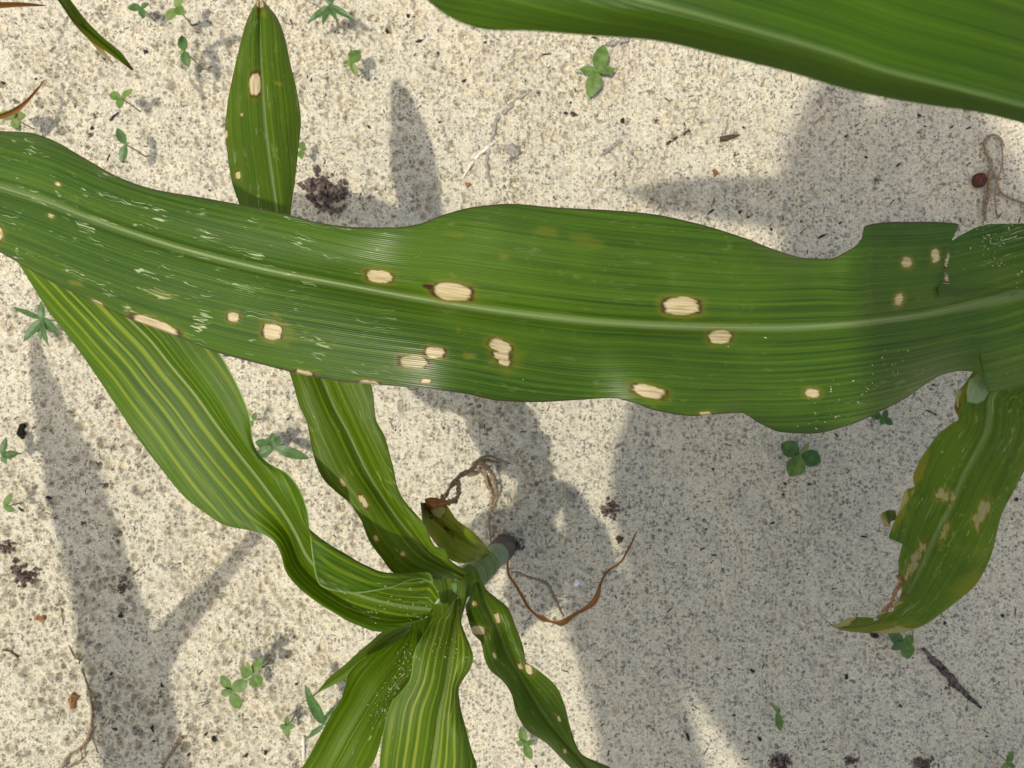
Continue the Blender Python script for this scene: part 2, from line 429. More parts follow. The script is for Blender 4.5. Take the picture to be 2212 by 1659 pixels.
# ---------------------------------------------------------------- ground: rain-pitted sand
def ground_coords(half, step, far):
    a = np.arange(-half, half + step / 2, step); out = []; x = half; d = step
    while x < far: d *= 1.45; x += d; out.append(x)
    o = np.array(out); return np.r_[-o[::-1], a, o]
gx = ground_coords(.46, .001, 30.); gy = ground_coords(.36, .001, 30.)
GX, GY = np.meshgrid(gx, gy)
near = np.exp(-np.maximum(0, np.maximum(np.abs(GX) / .46, np.abs(GY) / .36) - 1) * 6)
GZ = (fbm(GX * 7, GY * 7, 1, 2) - .5) * .016 + (fbm(GX * 26, GY * 26, 4, 3) - .5) * .0075
GZ += (fbm(GX * 120, GY * 120, 8, 3) - .5) * .0040 * near + (fbm(GX * 400, GY * 400, 12, 2) - .5) * .0013 * near
ix0 = np.searchsorted(gx, -.46); iy0 = np.searchsorted(gy, -.36)
pits = np.zeros_like(GZ)
cx, cy = rng.uniform(-.455, .455, 90000), rng.uniform(-.355, .355, 90000)   # rain pits, thick in some places, sparse on the smooth side
ccalm = smooth(.0, .14, cx * .8 - cy * .45)
ok = np.nonzero(rng.random(90000) < (.25 + 1.5 * smooth(.42, .66, fbm(cx * 22., cy * 22., 21, 2))) * (1 - .6 * ccalm))[0][:21000]
for px, py, calm in zip(cx[ok], cy[ok], ccalm[ok]):
    r = (rng.gamma(4, .00030) + .0008) * (1 - .3 * calm)
    dep = r * rng.uniform(.5, 1.5) * (1 - .35 * calm); R = int(r * 2.2 / .001) + 2
    ci = ix0 + int(round((px + .46) / .001)); cj = iy0 + int(round((py + .36) / .001))
    i0, i1, j0, j1 = max(ci - R, 0), ci + R + 1, max(cj - R, 0), cj + R + 1
    dx = GX[j0:j1, i0:i1] - px; dy = (GY[j0:j1, i0:i1] - py) * rng.uniform(.8, 1.25); q = np.sqrt(dx * dx + dy * dy) / r
    pits[j0:j1, i0:i1] += dep * (-np.clip(1 - q * q, 0, 1) + .22 * np.exp(-((q - 1.25) / .35) ** 2))
GZ += np.clip(pits, -.0042, .0012)

def ground_z(x, y):
    i = int(np.clip(np.searchsorted(gx, x), 1, len(gx) - 1)); j = int(np.clip(np.searchsorted(gy, y), 1, len(gy) - 1))
    return float(GZ[j, i])
def G(u, v, dz=0.):
    """point of the sand that shows at pixel (u, v)"""
    x, y = unproj(u, v, 0.); z = ground_z(float(x), float(y)); x, y = unproj(u, v, z)
    return (float(x), float(y), z + dz)

def sand_material():
    b = NB('sand'); A = b.math; tc = b.n('ShaderNodeTexCoord').outputs['Object']
    n1 = b.noise(tc, 1100., 2., .6); n2 = b.noise(tc, 380., 3., .6); n3 = b.noise(tc, 30., 3.); n4 = b.noise(tc, 75., 3., .6)
    col = b.mix(b.ramp(n1, .36, .62), (.47, .42, .30), (.69, .625, .455))
    col = b.mix(A('MULTIPLY', b.ramp(n2, .42, .62), .4), col, (.73, .675, .52))
    col = b.mix(A('MULTIPLY', b.ramp(n3, .42, .7), .25), col, (.46, .42, .345))
    dens = b.ramp(n4, .36, .62, .5, 1.)
    # grey mineral grains with their own outlines, in several sizes, clustered
    for sc_, th, k, c, lo in ((400., .37, .85, (.17, .16, .125), .44), (780., .37, .80, (.15, .14, .11), .44), (1500., .36, .6, (.13, .12, .10), .56), (225., .30, .85, (.16, .15, .12), .58)):
        vo = b.n('ShaderNodeTexVoronoi', feature='F1'); b.put(vo.inputs['Vector'], tc); vo.inputs['Scale'].default_value = sc_
        sep = b.n('ShaderNodeSeparateColor'); b.t.links.new(vo.outputs['Color'], sep.inputs[0])
        pick = b.ramp(sep.outputs[0], lo, lo + .2); rad = A('ADD', vo.outputs['Distance'], A('MULTIPLY', A('SUBTRACT', n2, .5), .8))
        col = b.mix(A('MULTIPLY', A('MULTIPLY', A('MULTIPLY', b.ramp(rad, th + .12, th - .08), pick), k), dens), col, c)
    # bright quartz grains
    vo = b.n('ShaderNodeTexVoronoi', feature='F1'); b.put(vo.inputs['Vector'], tc); vo.inputs['Scale'].default_value = 800.
    sep = b.n('ShaderNodeSeparateColor'); b.t.links.new(vo.outputs['Color'], sep.inputs[0])
    col = b.mix(A('MULTIPLY', b.ramp(vo.outputs['Distance'], .36, .22), b.ramp(sep.outputs[1], .80, .9)), col, (.80, .76, .66))
    h = A('ADD', n1, A('MULTIPLY', n2, .8))
    return b.out(b.pbsdf(col, .9, .15, b.bump(h, .9, .0010)))
M_SAND = sand_material()
gm = grid_mesh('sand_ground', np.stack([GX, GY, GZ], -1).reshape(-1, 3), len(gy), len(gx))
go = link('sand_ground', gm, M_SAND); tag(go, kind='structure')

# ---------------------------------------------------------------- materials
M_A = leaf_material('blade_main', dark=(.024, .083, .0022), light=(.055, .140, .005), mottle=.40, mottle_col=(.17, .24, .03), stripe=.5, stripe_col=(.15, .21, .012), seed=1., rough=.33, spec=.42)
M_T = leaf_material('blade_upper', dark=(.022, .080, .0025), light=(.048, .128, .005), mottle=.10, seed=2., rough=.45)
M_STR = leaf_material('blade_striped', dark=(.028, .095, .002), light=(.062, .150, .004), stripe=.85, stripe_col=(.21, .28, .008), mottle=.15, seed=3., rough=.42)
M_B = leaf_material('blade_spotted', dark=(.034, .098, .003), light=(.072, .155, .006), stripe=.45, stripe_col=(.19, .25, .015), mottle=.30, seed=4., rough=.45)
M_F = leaf_material('blade_lower', dark=(.030, .088, .002), light=(.060, .138, .006), stripe=.12, mottle=.35, mottle_col=(.2, .24, .05), seed=5., rough=.5, yellow=.12)
M_G = leaf_material('blade_young_striped', dark=(.045, .115, .005), light=(.075, .165, .010), stripe=.9, stripe_col=(.25, .30, .03), mottle=.2, seed=6., rough=.45)
M_H = leaf_material('blade_young', dark=(.036, .108, .002), light=(.078, .168, .004), stripe=.45, stripe_col=(.13, .22, .012), mottle=.2, seed=7., rough=.42)
M_D = leaf_material('blade_withering', dark=(.034, .105, .005), light=(.066, .160, .010), stripe=.15, mottle=.85, mottle_col=(.30, .32, .07), yellow=.32, seed=8., rough=.55)
M_E = leaf_material('blade_yellowing', dark=(.10, .18, .016), light=(.16, .25, .035), mottle=.7, mottle_col=(.33, .33, .08), yellow=.5, seed=9., rough=.55)
M_SHEATH = leaf_material('sheath_striped', dark=(.026, .092, .008), light=(.055, .145, .014), stripe=.55, stripe_col=(.15, .21, .012), mottle=.25, seed=10., rough=.48)
M_DRYLEAF = leaf_material('blade_dry', dark=(.20, .085, .025), light=(.36, .18, .06), mottle=.3, mottle_col=(.1, .05, .02), seed=11., rough=.7, scr=0.)
M_STALK = plain_material('stalk_green', (.17, .24, .13), (.25, .33, .19), 120., .55, .0002, .3)
M_SHEATH_T = plain_material('sheath_green', (.085, .16, .035), (.13, .22, .06), 90., .5, .0003, .3)
M_STALKBASE = plain_material('stalk_purple_base', (.075, .040, .042), (.16, .12, .11), 260., .6, .0003, .3)
M_DRY = plain_material('dry_brown', (.17, .085, .035), (.34, .19, .085), 500., .8, .0004)
M_ROOT = plain_material('dry_root', (.16, .105, .055), (.33, .24, .14), 600., .85, .0004)
M_LIG = NB('ligule')
def _lig():
    b = M_LIG; d = b.pbsdf((.30, .38, .22), .4, .5); t = b.n('ShaderNodeBsdfTransparent'); ms = b.n('ShaderNodeMixShader')
    ms.inputs[0].default_value = .45; b.t.links.new(t.outputs[0], ms.inputs[1]); b.t.links.new(d, ms.inputs[2]); return b.out(ms.outputs[0])
M_LIG = _lig()
M_SEED = plain_material('seedling_green', (.075, .145, .018), (.13, .215, .04), 260., .5, .0004, .4, .2)
M_SEED2 = plain_material('seedling_dark_green', (.042, .10, .018), (.075, .155, .032), 260., .45, .0004, .45, .2)
M_SEED3 = plain_material('seedling_pale', (.13, .20, .045), (.21, .27, .07), 260., .55, .0004, .35, .25)
M_STEM = plain_material('seedling_stem', (.16, .17, .06), (.26, .25, .11), 300., .6, .0002)
M_CHAR = plain_material('charcoal', (.014, .012, .011), (.07, .058, .05), 700., .85, .0005)
M_DEB = plain_material('dark_brown_debris', (.045, .028, .018), (.12, .075, .045), 600., .9, .0005)
M_ORANGE = plain_material('orange_brown_debris', (.20, .095, .035), (.36, .19, .085), 500., .85, .0005)
M_CLOD = plain_material('soil_clod', (.06, .042, .034), (.24, .18, .145), 420., .95, .0012)
M_TWIG = plain_material('grey_twig', (.20, .18, .15), (.40, .36, .30), 600., .9, .0004)
M_STRAW = plain_material('pale_straw', (.55, .50, .40), (.78, .73, .62), 500., .8, .0003)
M_STICK = plain_material('charred_stick', (.015, .013, .012), (.15, .12, .10), 300., .85, .0005)
M_RED = plain_material('red_brown_ball', (.055, .018, .014), (.13, .05, .04), 900., .8, .0006)
M_WHITE = plain_material('white_chip', (.72, .71, .68), (.85, .84, .81), 300., .6, .0003)

# ---------------------------------------------------------------- maize plant on the right (main spotted leaf)
P2 = empty('maize_plant', P(2560, 800, 0)); P2.location.z = -.01
tag(P2, 'large maize plant whose broad tan-spotted leaf lies across the others', 'maize plant', 'maize plants')
A_top = [(-330, 300), (-200, 282), (-60, 281), (0, 283), (60, 286), (110, 301), (180, 340), (260, 384), (330, 408), (420, 424), (515, 441), (620, 463), (700, 483), (780, 491), (850, 491), (900, 485), (960, 463), (1030, 446), (1100, 440), (1200, 448), (1320, 454), (1400, 461), (1500, 481), (1600, 511), (1680, 541), (1740, 557), (1790, 559), (1825, 545), (1862, 513), (1867, 489), (1950, 479), (2010, 479), (2078, 486)]
A_mid = [(-330, 390), (-200, 372), (-60, 386), (0, 405), (100, 436), (200, 474), (300, 508), (400, 539), (500, 565), (600, 588), (700, 607), (800, 626), (900, 645), (1000, 662), (1100, 676), (1200, 688), (1300, 698), (1400, 704), (1500, 707), (1600, 708), (1700, 707), (1800, 702), (1900, 693), (2000, 680), (2060, 668), (2118, 655)]
A_bot = [(-330, 430), (-200, 455), (-60, 515), (0, 545), (60, 580), (120, 614), (200, 651), (280, 689), (370, 722), (470, 762), (560, 786), (640, 806), (720, 822), (800, 830), (900, 838), (1000, 850), (1080, 866), (1150, 869), (1250, 864), (1320, 860), (1360, 868), (1420, 888), (1500, 899), (1560, 894), (1600, 892), (1640, 914), (1690, 934), (1750, 937), (1830, 920), (1900, 890), (1960, 858), (2000, 830), (2040, 808), (2075, 801), (2105, 804), (2124, 815)]
A_mid2 = A_mid + [(2160, 645), (2212, 628), (2330, 610), (2480, 620)]
A_bot = A_bot + [(2136, 848), (2212, 832), (2330, 800), (2480, 740)]
A_up = A_top[:-4] + [(1862, 513), (1950, 525), (2010, 532), (2045, 526), (2075, 508), (2110, 491), (2140, 484), (2212, 483), (2330, 492), (2480, 540)]
A_top = A_top + [(2084, 500), (2110, 491), (2140, 484), (2212, 483), (2330, 492), (2480, 540)]
_c = np.asarray(A_mid2, float); _c = np.r_[0, np.cumsum(np.hypot(*np.diff(_c, axis=0).T))]; ka = _c[len(A_mid) - 1] / _c[-1]
ext = lambda kk, more: [(t * ka, z) for t, z in kk] + more
A_zm = ext([(0, .264), (.14, .277), (.3, .290), (.5, .297), (.7, .285), (.86, .262), (1, .232)], [(.935, .224), (1, .15)])
A_dt = ext([(0, .0), (.14, -.004), (.25, .002), (.38, .004), (.47, .009), (.55, .004), (.66, .006), (.78, .008), (.86, .0), (.90, .008), (1, .012)], [(.94, .008), (1, -.02)])
A_db = ext([(0, 0), (.14, -.005), (.3, -.004), (.45, .004), (.55, .010), (.66, .002), (.71, .007), (.76, .001), (.82, -.010), (.90, -.006), (1, -.012)], [(.94, -.012), (1, -.03)])
LA = Leaf(A_mid2, A_top, A_bot, A_zm, A_dt, A_db, nt=900, ns=170, bulge=.004, groove=.0010)
LS = Leaf(A_mid2, A_up, A_bot, [(t, z - .0022) for t, z in A_zm], A_dt, A_db, nt=900, ns=70, bulge=.004, groove=.0010)
LS.stw = smooth(2085, 2190, LS.U)
LS.Z = LS.Z + .0021 * smooth(606, 634, LS.V); LS.X, LS.Y = unproj(LS.U, LS.V, LS.Z)
LA.stw = .22 + .78 * smooth(2090, 2190, LA.U)
LA.midrib(.0011, .85); LA.midrib(.0030, .42)
# wider towards the base
LA.rib = np.maximum(LA.rib, .55 * (1 - smooth(.5, 1.3, np.abs(LA.W) / (.0018 + .0035 * smooth(.8, 1., LA.T)))))
LA.margin(.0007, .9)
for i, (u, v, a, b_, ang, rim, halo, rag) in enumerate([
        (820, 597, 27, 14, 8, .7, .8, .22), (978, 631, 40, 19, 6, 1., .8, .16), (1472, 661, 38, 20, 3, 1., .8, .18),
        (1555, 727, 24, 15, 0, .6, .7, .2), (1080, 747, 24, 13, 25, .7, .8, .2), (1083, 768, 17, 7, 8, .9, .6, .25), (1090, 782, 12, 8, 15, .8, .6, .2),
        (940, 761, 20, 12, 8, .9, .7, .2), (504, 685, 12, 10, 0, .9, .9, .1), (588, 716, 20, 18, 10, .9, .9, .15),
        (921, 823, 11, 5, 3, .8, .5, .2), (1402, 846, 34, 14, 14, .8, .7, .2), (1755, 849, 15, 9, 5, .45, .9, .2),
        (1959, 567, 11, 11, 0, .1, .9, .15), (1942, 647, 9, 13, 20, .1, .9, .25), (2021, 553, 8, 14, 0, .2, .6, .4),
        (336, 708, 50, 17, 22, 1., .5, .15), (209, 655, 15, 5, 22, .3, .5, .2), (657, 806, 17, 6, 8, .9, .6, .2), (796, 829, 22, 7, 4, .9, .6, .2),
        (1524, 894, 12, 5, -4, .4, .6, .2), (125, 398, 6, 4, 20, .5, .5, .2), (110, 466, 7, 4, 20, .1, .5, .3), (-5, 505, 12, 16, 0, .8, .7, .2),
        (2050, 560, 7, 18, 20, .9, .5, .4), (2046, 596, 5, 12, 10, .8, .4, .4), (2047, 618, 10, 5, 30, .7, .4, .4)]):
    LA.lesion(u, v, a, b_, ang, i, rim, halo, rag)
# older greyish spot joined to its neighbour: thin pale centre
LA.lesion(893, 781, 30, 15, 3, 40, .95, .6, .15, .55)
# pointed dark ends
LA.rim = np.maximum(LA.rim, (1 - smooth(.5, 1.1, ellipse(LA.U, LA.V, 927, 620, 16, 9, 20, 50, .4))))
LA.rim = np.maximum(LA.rim, (1 - smooth(.5, 1.1, ellipse(LA.U, LA.V, 1436, 655, 10, 13, 40, 51, .35))) * .95)
LA.tan = LA.tan * (1 - .9 * (1 - smooth(.5, 1.1, ellipse(LA.U, LA.V, 927, 620, 16, 9, 20, 50, .4))))
for i, (u, v, a, b_, h) in enumerate([(1087, 555, 14, 8, .5), (1245, 598, 8, 6, .5), (1015, 770, 16, 9, .6), (990, 712, 6, 8, .5), (600, 712, 44, 34, .35), (350, 635, 40, 8, .6), (165, 612, 18, 6, .7), (1090, 770, 46, 40, .45), (1180, 500, 30, 12, .35), (980, 505, 26, 9, .35), (1270, 520, 40, 14, .3)]):
    LA.patch(u, v, a, b_, 10, 70 + i, h)
LA.scratch(smooth(1000, 500, LA.U) * .95 + .12 * smooth(1700, 1500, LA.U) + .25 * smooth(1600, 1750, LA.U) * smooth(780, 830, LA.V))
# torn edge near the collar: the upper half ends along a ragged line
tear_u = np.interp(LA.V, [470, 500, 530, 560, 585, 600, 622, 634, 1000], [2079, 2068, 2055, 2052, 2044, 2050, 2056, 3000, 3000])
kq = (LA.U < tear_u)
LA.keep = kq[:-1, :-1] & kq[1:, 1:] & kq[1:, :-1] & kq[:-1, 1:]
kq = (LS.U > 2025) & (LS.V < 642); LS.keep = kq[:-1, :-1] & kq[1:, 1:] & kq[1:, :-1] & kq[:-1, 1:]
leafA = LA.build('leaf', M_A, P2); leafA['label'] = 'broad green blade with tan lesions and pale scratches'
# the piece behind the tear, running out of the frame
LS.midrib(.003, .4); LS.scratch(smooth(2090, 2150, LS.U) * smooth(640, 500, LS.V) * .9)
LS.build('torn_blade_edge', M_A, P2).parent = leafA
# ligule flap
lu = [(2087, 812), (2112, 812), (2128, 818), (2136, 832), (2135, 848), (2122, 868), (2104, 872), (2088, 866)]
cv = np.array([P(u, v, .214) for u, v in [(2095, 818), (2112, 811), (2127, 815), (2137, 830), (2136, 848), (2127, 864), (2110, 872), (2090, 868), (2088, 842)]])
ctr = cv.mean(0); ctr[2] += .002
Vl = [ctr] + list(cv); me = bpy.data.meshes.new('ligule')
me.from_pydata([tuple(np.array(v) - np.array(P2.location)) for v in Vl], [], [(0, k + 1, (k + 1) % len(cv) + 1) for k in range(len(cv))]); me.update()
link('ligule', me, M_LIG, P2)
# lower withering leaf
D_M = [(2545, 765), (2430, 757), (2310, 768), (2220, 790), (2170, 820)] + Z2([(1480, -260), (1460, -110), (1440, 0), (1370, 150), (1280, 320), (1190, 530), (1100, 700), (1030, 850), (965, 990), (900, 1120), (815, 1235), (720, 1330), (600, 1400), (460, 1418), (340, 1412), (222, 1300)])
D_L = [(2545, 750), (2420, 715), (2290, 730), (2180, 760), (2120, 785)] + Z2([(1255, -310), (1220, -270), (1215, -170), (1245, -100), (1180, -50), (1100, 15), (1020, 120), (950, 230), (912, 340), (922, 400), (862, 420), (835, 480), (815, 560), (790, 620), (762, 690), (735, 770), (850, 775), (826, 850), (806, 960), (808, 1040), (832, 1110), (822, 1190), (760, 1255), (690, 1310), (640, 1350), (540, 1345), (460, 1350), (340, 1400), (212, 1296)])
D_R = [(2545, 785), (2440, 800), (2340, 830), (2285, 860)] + Z2([(1895, -130), (1860, 0), (1800, 150), (1718, 290), (1650, 420), (1550, 620), (1520, 740), (1480, 900), (1430, 1010), (1370, 1110), (1260, 1210), (1130, 1310), (1020, 1390), (900, 1440), (780, 1465), (600, 1462), (440, 1450), (340, 1420), (232, 1306)])
LD = Leaf(D_M, D_L, D_R, [(0, .125), (.18, .152), (.37, .152), (.56, .146), (.75, .125), (.9, .085), (1, .07)], [(0, .0), (.37, .0), (.62, -.006), (.75, .004), (.9, .008), (1, 0)], [(0, .0), (.37, -.004), (.62, .006), (.8, -.008), (.94, -.010), (1, 0)], nt=440, ns=90, bulge=.003, groove=.0007, wave=.003, wseed=3)
LD.midrib(.0034, .45)
for i, (u, v, a, b_, ang, rim, h) in enumerate([(*Z2([(1150, 470)])[0], 16, 14, 30, .3, .8), (*Z2([(1410, 590)])[0], 12, 26, 20, .15, .9), (*Z2([(950, 880)])[0], 9, 22, 30, .5, .6), (*Z2([(1215, -330)])[0], 16, 34, 0, .8, .8),
                                     (*Z2([(830, 500)])[0], 12, 30, 30, .2, .9), (*Z2([(1140, 730)])[0], 5, 18, 20, .1, .8), (*Z2([(400, 1390)])[0], 24, 9, -15, .8, .8), (*Z2([(260, 1340)])[0], 20, 8, 50, .9, .8), (*Z2([(900, 1000)])[0], 7, 26, 30, .6, .7), (*Z2([(780, 1440)])[0], 40, 6, -8, .3, .8), (*Z2([(760, 1270)])[0], 26, 7, -40, .5, .8)]):
    LD.lesion(u, v, a, b_, ang, 20 + i, rim, h, .9, .38)
LD.patch(*Z2([(960, 260)])[0], 14, 60, 25, 81, .9); LD.patch(*Z2([(820, 560)])[0], 14, 50, 20, 82, .9); LD.patch(*Z2([(1330, 1150)])[0], 60, 40, -40, 83, .6); LD.patch(*Z2([(620, 1430)])[0], 90, 12, -5, 84, .7)
LD.scratch(np.full_like(LD.U, .45))
for hu, hv, hr in ((*Z2([(755, 1292)])[0], 4.2), (*Z2([(642, 1362)])[0], 3.8)):           # two chewed holes
    q = np.hypot(LD.U - hu, (LD.V - hv) * 1.3) > hr
    kk = q[:-1, :-1] & q[1:, 1:] & q[1:, :-1] & q[:-1, 1:]; LD.keep = kk if LD.keep is None else LD.keep & kk
leafD = LD.build('leaf', M_D, P2); leafD['label'] = 'yellowing lower blade with torn brown edge and dry tip'
fl = Leaf(Z2([(790, 600), (745, 590), (700, 605), (690, 650)]), Z2([(800, 640), (755, 650), (735, 690), (700, 690)]), Z2([(785, 570), (740, 568), (690, 590), (670, 610)]), [(0, .118), (.5, .125), (1, .115)], nt=20, ns=10)
fl.tan = smooth(.5, .9, fl.T) * .6; fl.rim = smooth(.6, .8, fl.T) * .7; fl.build('torn_flap', M_D, P2).parent = leafD
for pts, r in ((Z2([(800, 1040), (822, 1110), (790, 1150), (770, 1200), (740, 1260), (690, 1310)]), .0011), (Z2([(930, 890), (905, 980), (860, 1080), (830, 1130)]), .0012)):
    link('dry_shred', tube_mesh('dry_shred', [P(u, v, .128 - .02 * i / 6) for i, (u, v) in enumerate(pts)], r, P2, nseg=6, jit=.8, flat=.35, seed=4), M_DRY, P2).parent = leafD
# upper leaf crossing the top right corner, close to the lens
T_mid = [(2700, 330), (2480, 300), (2212, 232), (2050, 190), (1900, 152), (1800, 118), (1700, 88), (1600, 60), (1500, 32), (1400, 6), (1250, -38), (1080, -80), (880, -100), (600, -130)]
T_bot = [(2700, 350), (2480, 325), (2212, 266), (2100, 240), (2000, 226), (1850, 198), (1700, 155), (1560, 121), (1400, 86), (1250, 75), (1150, 67), (1060, 65), (1000, 50), (960, 30), (920, -2), (870, -40), (800, -75), (600, -120)]
T_top = [(2700, -100), (2480, -260), (2212, -360), (1900, -420), (1600, -430), (1300, -380), (1000, -260), (800, -180), (600, -140)]
LT = Leaf(T_mid, T_top, T_bot, [(0, .41), (.3, .444), (.6, .450), (1, .43)], [(0, .004), (.3, .001), (.6, .002), (1, .0)], [(0, -.006), (.25, -.010), (.5, -.009), (.75, -.005), (1, 0)], nt=300, ns=120, bulge=.002, groove=-.0004)
LT.midrib(.0011, .28); LT.scratch(np.full_like(LT.U, .04))
leafT = LT.build('leaf', M_T, P2); leafT['label'] = 'smooth dark green upper blade, out of focus'
stk = [(*unproj(2560, 800, 0), -.01), (P(2560, 790, .06)), (P(2530, 740, .13)), (P(2600, 640, .22)), (P(2700, 500, .30)), (P(2900, 300, .36))]
link('stalk', tube_mesh('stalk', [tuple(map(float, p)) for p in stk], [(0, .011), (.5, .009), (1, .003)], P2, nseg=14), M_STALK, P2)

# ---------------------------------------------------------------- maize plant in view (whorl and stalk base)
P1 = empty('maize_plant', G(1092, 1178)); P1.location.z -= .004
tag(P1, 'young maize plant with striped leaves, its purple stalk base rising from the sand', 'maize plant', 'maize plants')
def pm(u, v, z): return P(u, v, z)
link('stalk', tube_mesh('stalk', [(P1.location.x, P1.location.y, -.006), pm(1085, 1186, .012), pm(1062, 1208, .06), pm(1035, 1232, .115), pm(1008, 1256, .165)], [(0, .0070), (.15, .0080), (.5, .0072), (.8, .0060), (1, .004)], P1, nseg=18), M_STALK, P1)
link('stalk_sheath', tube_mesh('stalk_sheath', [pm(1048, 1219, .085), pm(1035, 1231, .115), pm(1020, 1245, .145), pm(1004, 1259, .172)], [(0, .0084), (.5, .0080), (1, .0070)], P1, nseg=18), M_SHEATH_T, P1)
link('stalk_base_sheath', tube_mesh('stalk_base_sheath', [(P1.location.x, P1.location.y, -.004), pm(1085, 1186, .015), pm(1070, 1200, .040)], [(0, .0082), (.5, .0088), (1, .0080)], P1, nseg=18), M_STALKBASE, P1)
# long spotted leaf passing under the main leaf
B_M = [(1018, 1252), *ZL([(1600, 800)]), *ZL([(1420, 690), (1290, 560), (1160, 410), (1040, 250), (930, 90), (840, -60)]), (776, 985), (750, 930), (722, 880), (705, 840), (672, 760), (640, 660), (617, 560), (600, 456), (590, 390), (580, 320), (572, 250), (567, 180), (563, 110), (562, 60), (561, 2)]
B_L = [(1012, 1262), *ZL([(1560, 880), (1440, 900), (1330, 880), (1230, 880), (1100, 860), (950, 700), (830, 530), (770, 370), (650, 190), (520, 80)]), (695, 1030), (676, 980), (662, 910), (648, 880), (628, 812), (598, 740), (570, 640), (545, 540), (517, 442), (500, 390), (491, 330), (486, 285), (492, 220), (506, 150), (520, 90), (533, 45), (550, 10), (556, 0)]
B_R = [(1022, 1240), *ZL([(1640, 760), (1590, 720), (1540, 612), (1460, 600), (1420, 540), (1360, 400), (1290, 310), (1190, 200), (1130, 110), (1090, 0)]), (852, 1020), (843, 985), (830, 940), (812, 905), (806, 850), (790, 800), (740, 700), (690, 590), (628, 462), (636, 400), (644, 330), (650, 260), (642, 200), (628, 140), (615, 80), (600, 40), (575, 8), (568, 0)]
LB = Leaf(B_M, B_L, B_R, [(0, .185), (.06, .205), (.2, .216), (.4, .220), (.6, .212), (.85, .190), (1, .165)], [(0, 0), (.08, .004), (.2, .008), (.4, .002), (.7, -.006), (1, 0)], [(0, .004), (.08, .010), (.2, .004), (.3, .008), (.6, .002), (.8, -.006), (1, 0)], nt=560, ns=90, bulge=.003, groove=.0007, wave=.003, wseed=8)
LB.midrib(.0022, .6); LB.margin(.0006, .5)
LB.lesion(551, 182, 13, 24, 2, 5, 1., .5, .12); LB.lesion(514, 379, 5, 8, -10, 6, .7, .8, .3); LB.lesion(487, 290, 4, 9, 0, 7, .5, .4, .3); LB.lesion(522, 247, 3, 3, 0, 8, .1, .4, .3)
LB.lesion(785, 1082, 6, 14, -30, 9, .8, .7, .4); LB.lesion(740, 1043, 4, 9, -30, 10, .3, .7, .4); LB.lesion(812, 1162, 5, 7, -30, 11, .4, .7, .4); LB.lesion(870, 1196, 5, 5, 0, 12, .1, .7, .2); LB.lesion(562, 8, 8, 9, 0, 13, .9, .6, .3)
LB.patch(602, 181, 12, 5, 20, 14, .9); LB.patch(566, 30, 14, 10, 0, 15, .6)
LB.stw = smooth(.55, .35, LB.T); LB.scratch(np.full_like(LB.U, .35))
LB.build('leaf', M_B, P1)['label'] = 'long narrow blade with one dark-rimmed tan spot'
# twisted striped leaf to the left
C_M = [ZL([(1420, 1180)])[0], ZL([(1180, 1150)])[0], ZL([(900, 1090)])[0], ZL([(600, 980)])[0], ZL([(420, 850)])[0], (668, 1205), (640, 1150), (615, 1108), (590, 1075), (560, 1035), (520, 985), (470, 920), (420, 850), (370, 790), (330, 740), (270, 680), (190, 600), (90, 510), (-60, 400)]
C_L = [ZL([(1440, 1230)])[0], ZL([(1240, 1320)])[0], ZL([(960, 1395)])[0], ZL([(700, 1320)])[0], ZL([(500, 1210)])[0], ZL([(300, 1080)])[0], ZL([(150, 950)])[0], ZL([(60, 830)])[0], (606, 1196), (590, 1168), (570, 1155), (540, 1146), (490, 1136), (440, 1106), (400, 1075), (350, 1015), (300, 950), (250, 875), (200, 800), (150, 730), (110, 680), (75, 625), (40, 570), (-10, 510), (-100, 430)]
C_F = [ZL([(1500, 1080)])[0], ZL([(1400, 840)])[0], ZL([(1220, 850)])[0], ZL([(1000, 840)])[0], ZL([(800, 770)])[0], ZL([(600, 660)])[0], ZL([(400, 530)])[0], ZL([(285, 440)])[0], (660, 1135), (640, 1100), (610, 1065), (585, 1030), (550, 985), (510, 920), (480, 860), (430, 790), (380, 720), (300, 640), (200, 540), (-20, 390)]
C_R = [ZL([(1520, 1215)])[0], ZL([(1450, 950)])[0], ZL([(1300, 900)])[0], ZL([(1200, 920)])[0], ZL([(1080, 970)])[0], ZL([(900, 1010)])[0], ZL([(700, 1035)])[0], ZL([(500, 1010)])[0], ZL([(380, 960)])[0], ZL([(340, 880)])[0], ZL([(315, 740)])[0], ZL([(295, 600)])[0], ZL([(280, 440)])[0], (667, 1120), (659, 1085), (645, 1052), (620, 1022), (580, 1000), (556, 975), (546, 950), (541, 905), (528, 865), (505, 815), (478, 768), (430, 700), (360, 620), (240, 520), (20, 380)]
LC = Leaf(C_M, C_L, C_R, [(0, .205), (.08, .220), (.18, .228), (.3, .236), (.5, .245), (.7, .247), (.85, .243), (1, .20)], [(0, 0), (.1, .008), (.2, .010), (.3, .004), (.5, -.003), (1, -.004)],
          [(0, .012), (.08, .024), (.18, .028), (.26, .024), (.32, .012), (.4, .006), (.6, .004), (1, -.004)], nt=480, ns=130, bulge=.002, groove=.0007, across='cs',
          rails=[(.55, C_F, [(0, .010), (.08, .022), (.18, .023), (.26, .018), (.33, .009), (.45, .004), (1, 0)])], wave=.0015, wseed=12)
LC.pale_edge(1); LC.midrib(.0013, .75); LC.margin(.0004, .25); LC.scratch(.12 + .5 * smooth(620, 760, LC.U))
LC.build('leaf', M_STR, P1)['label'] = 'twisted blade with yellow-green stripes and a folded edge'
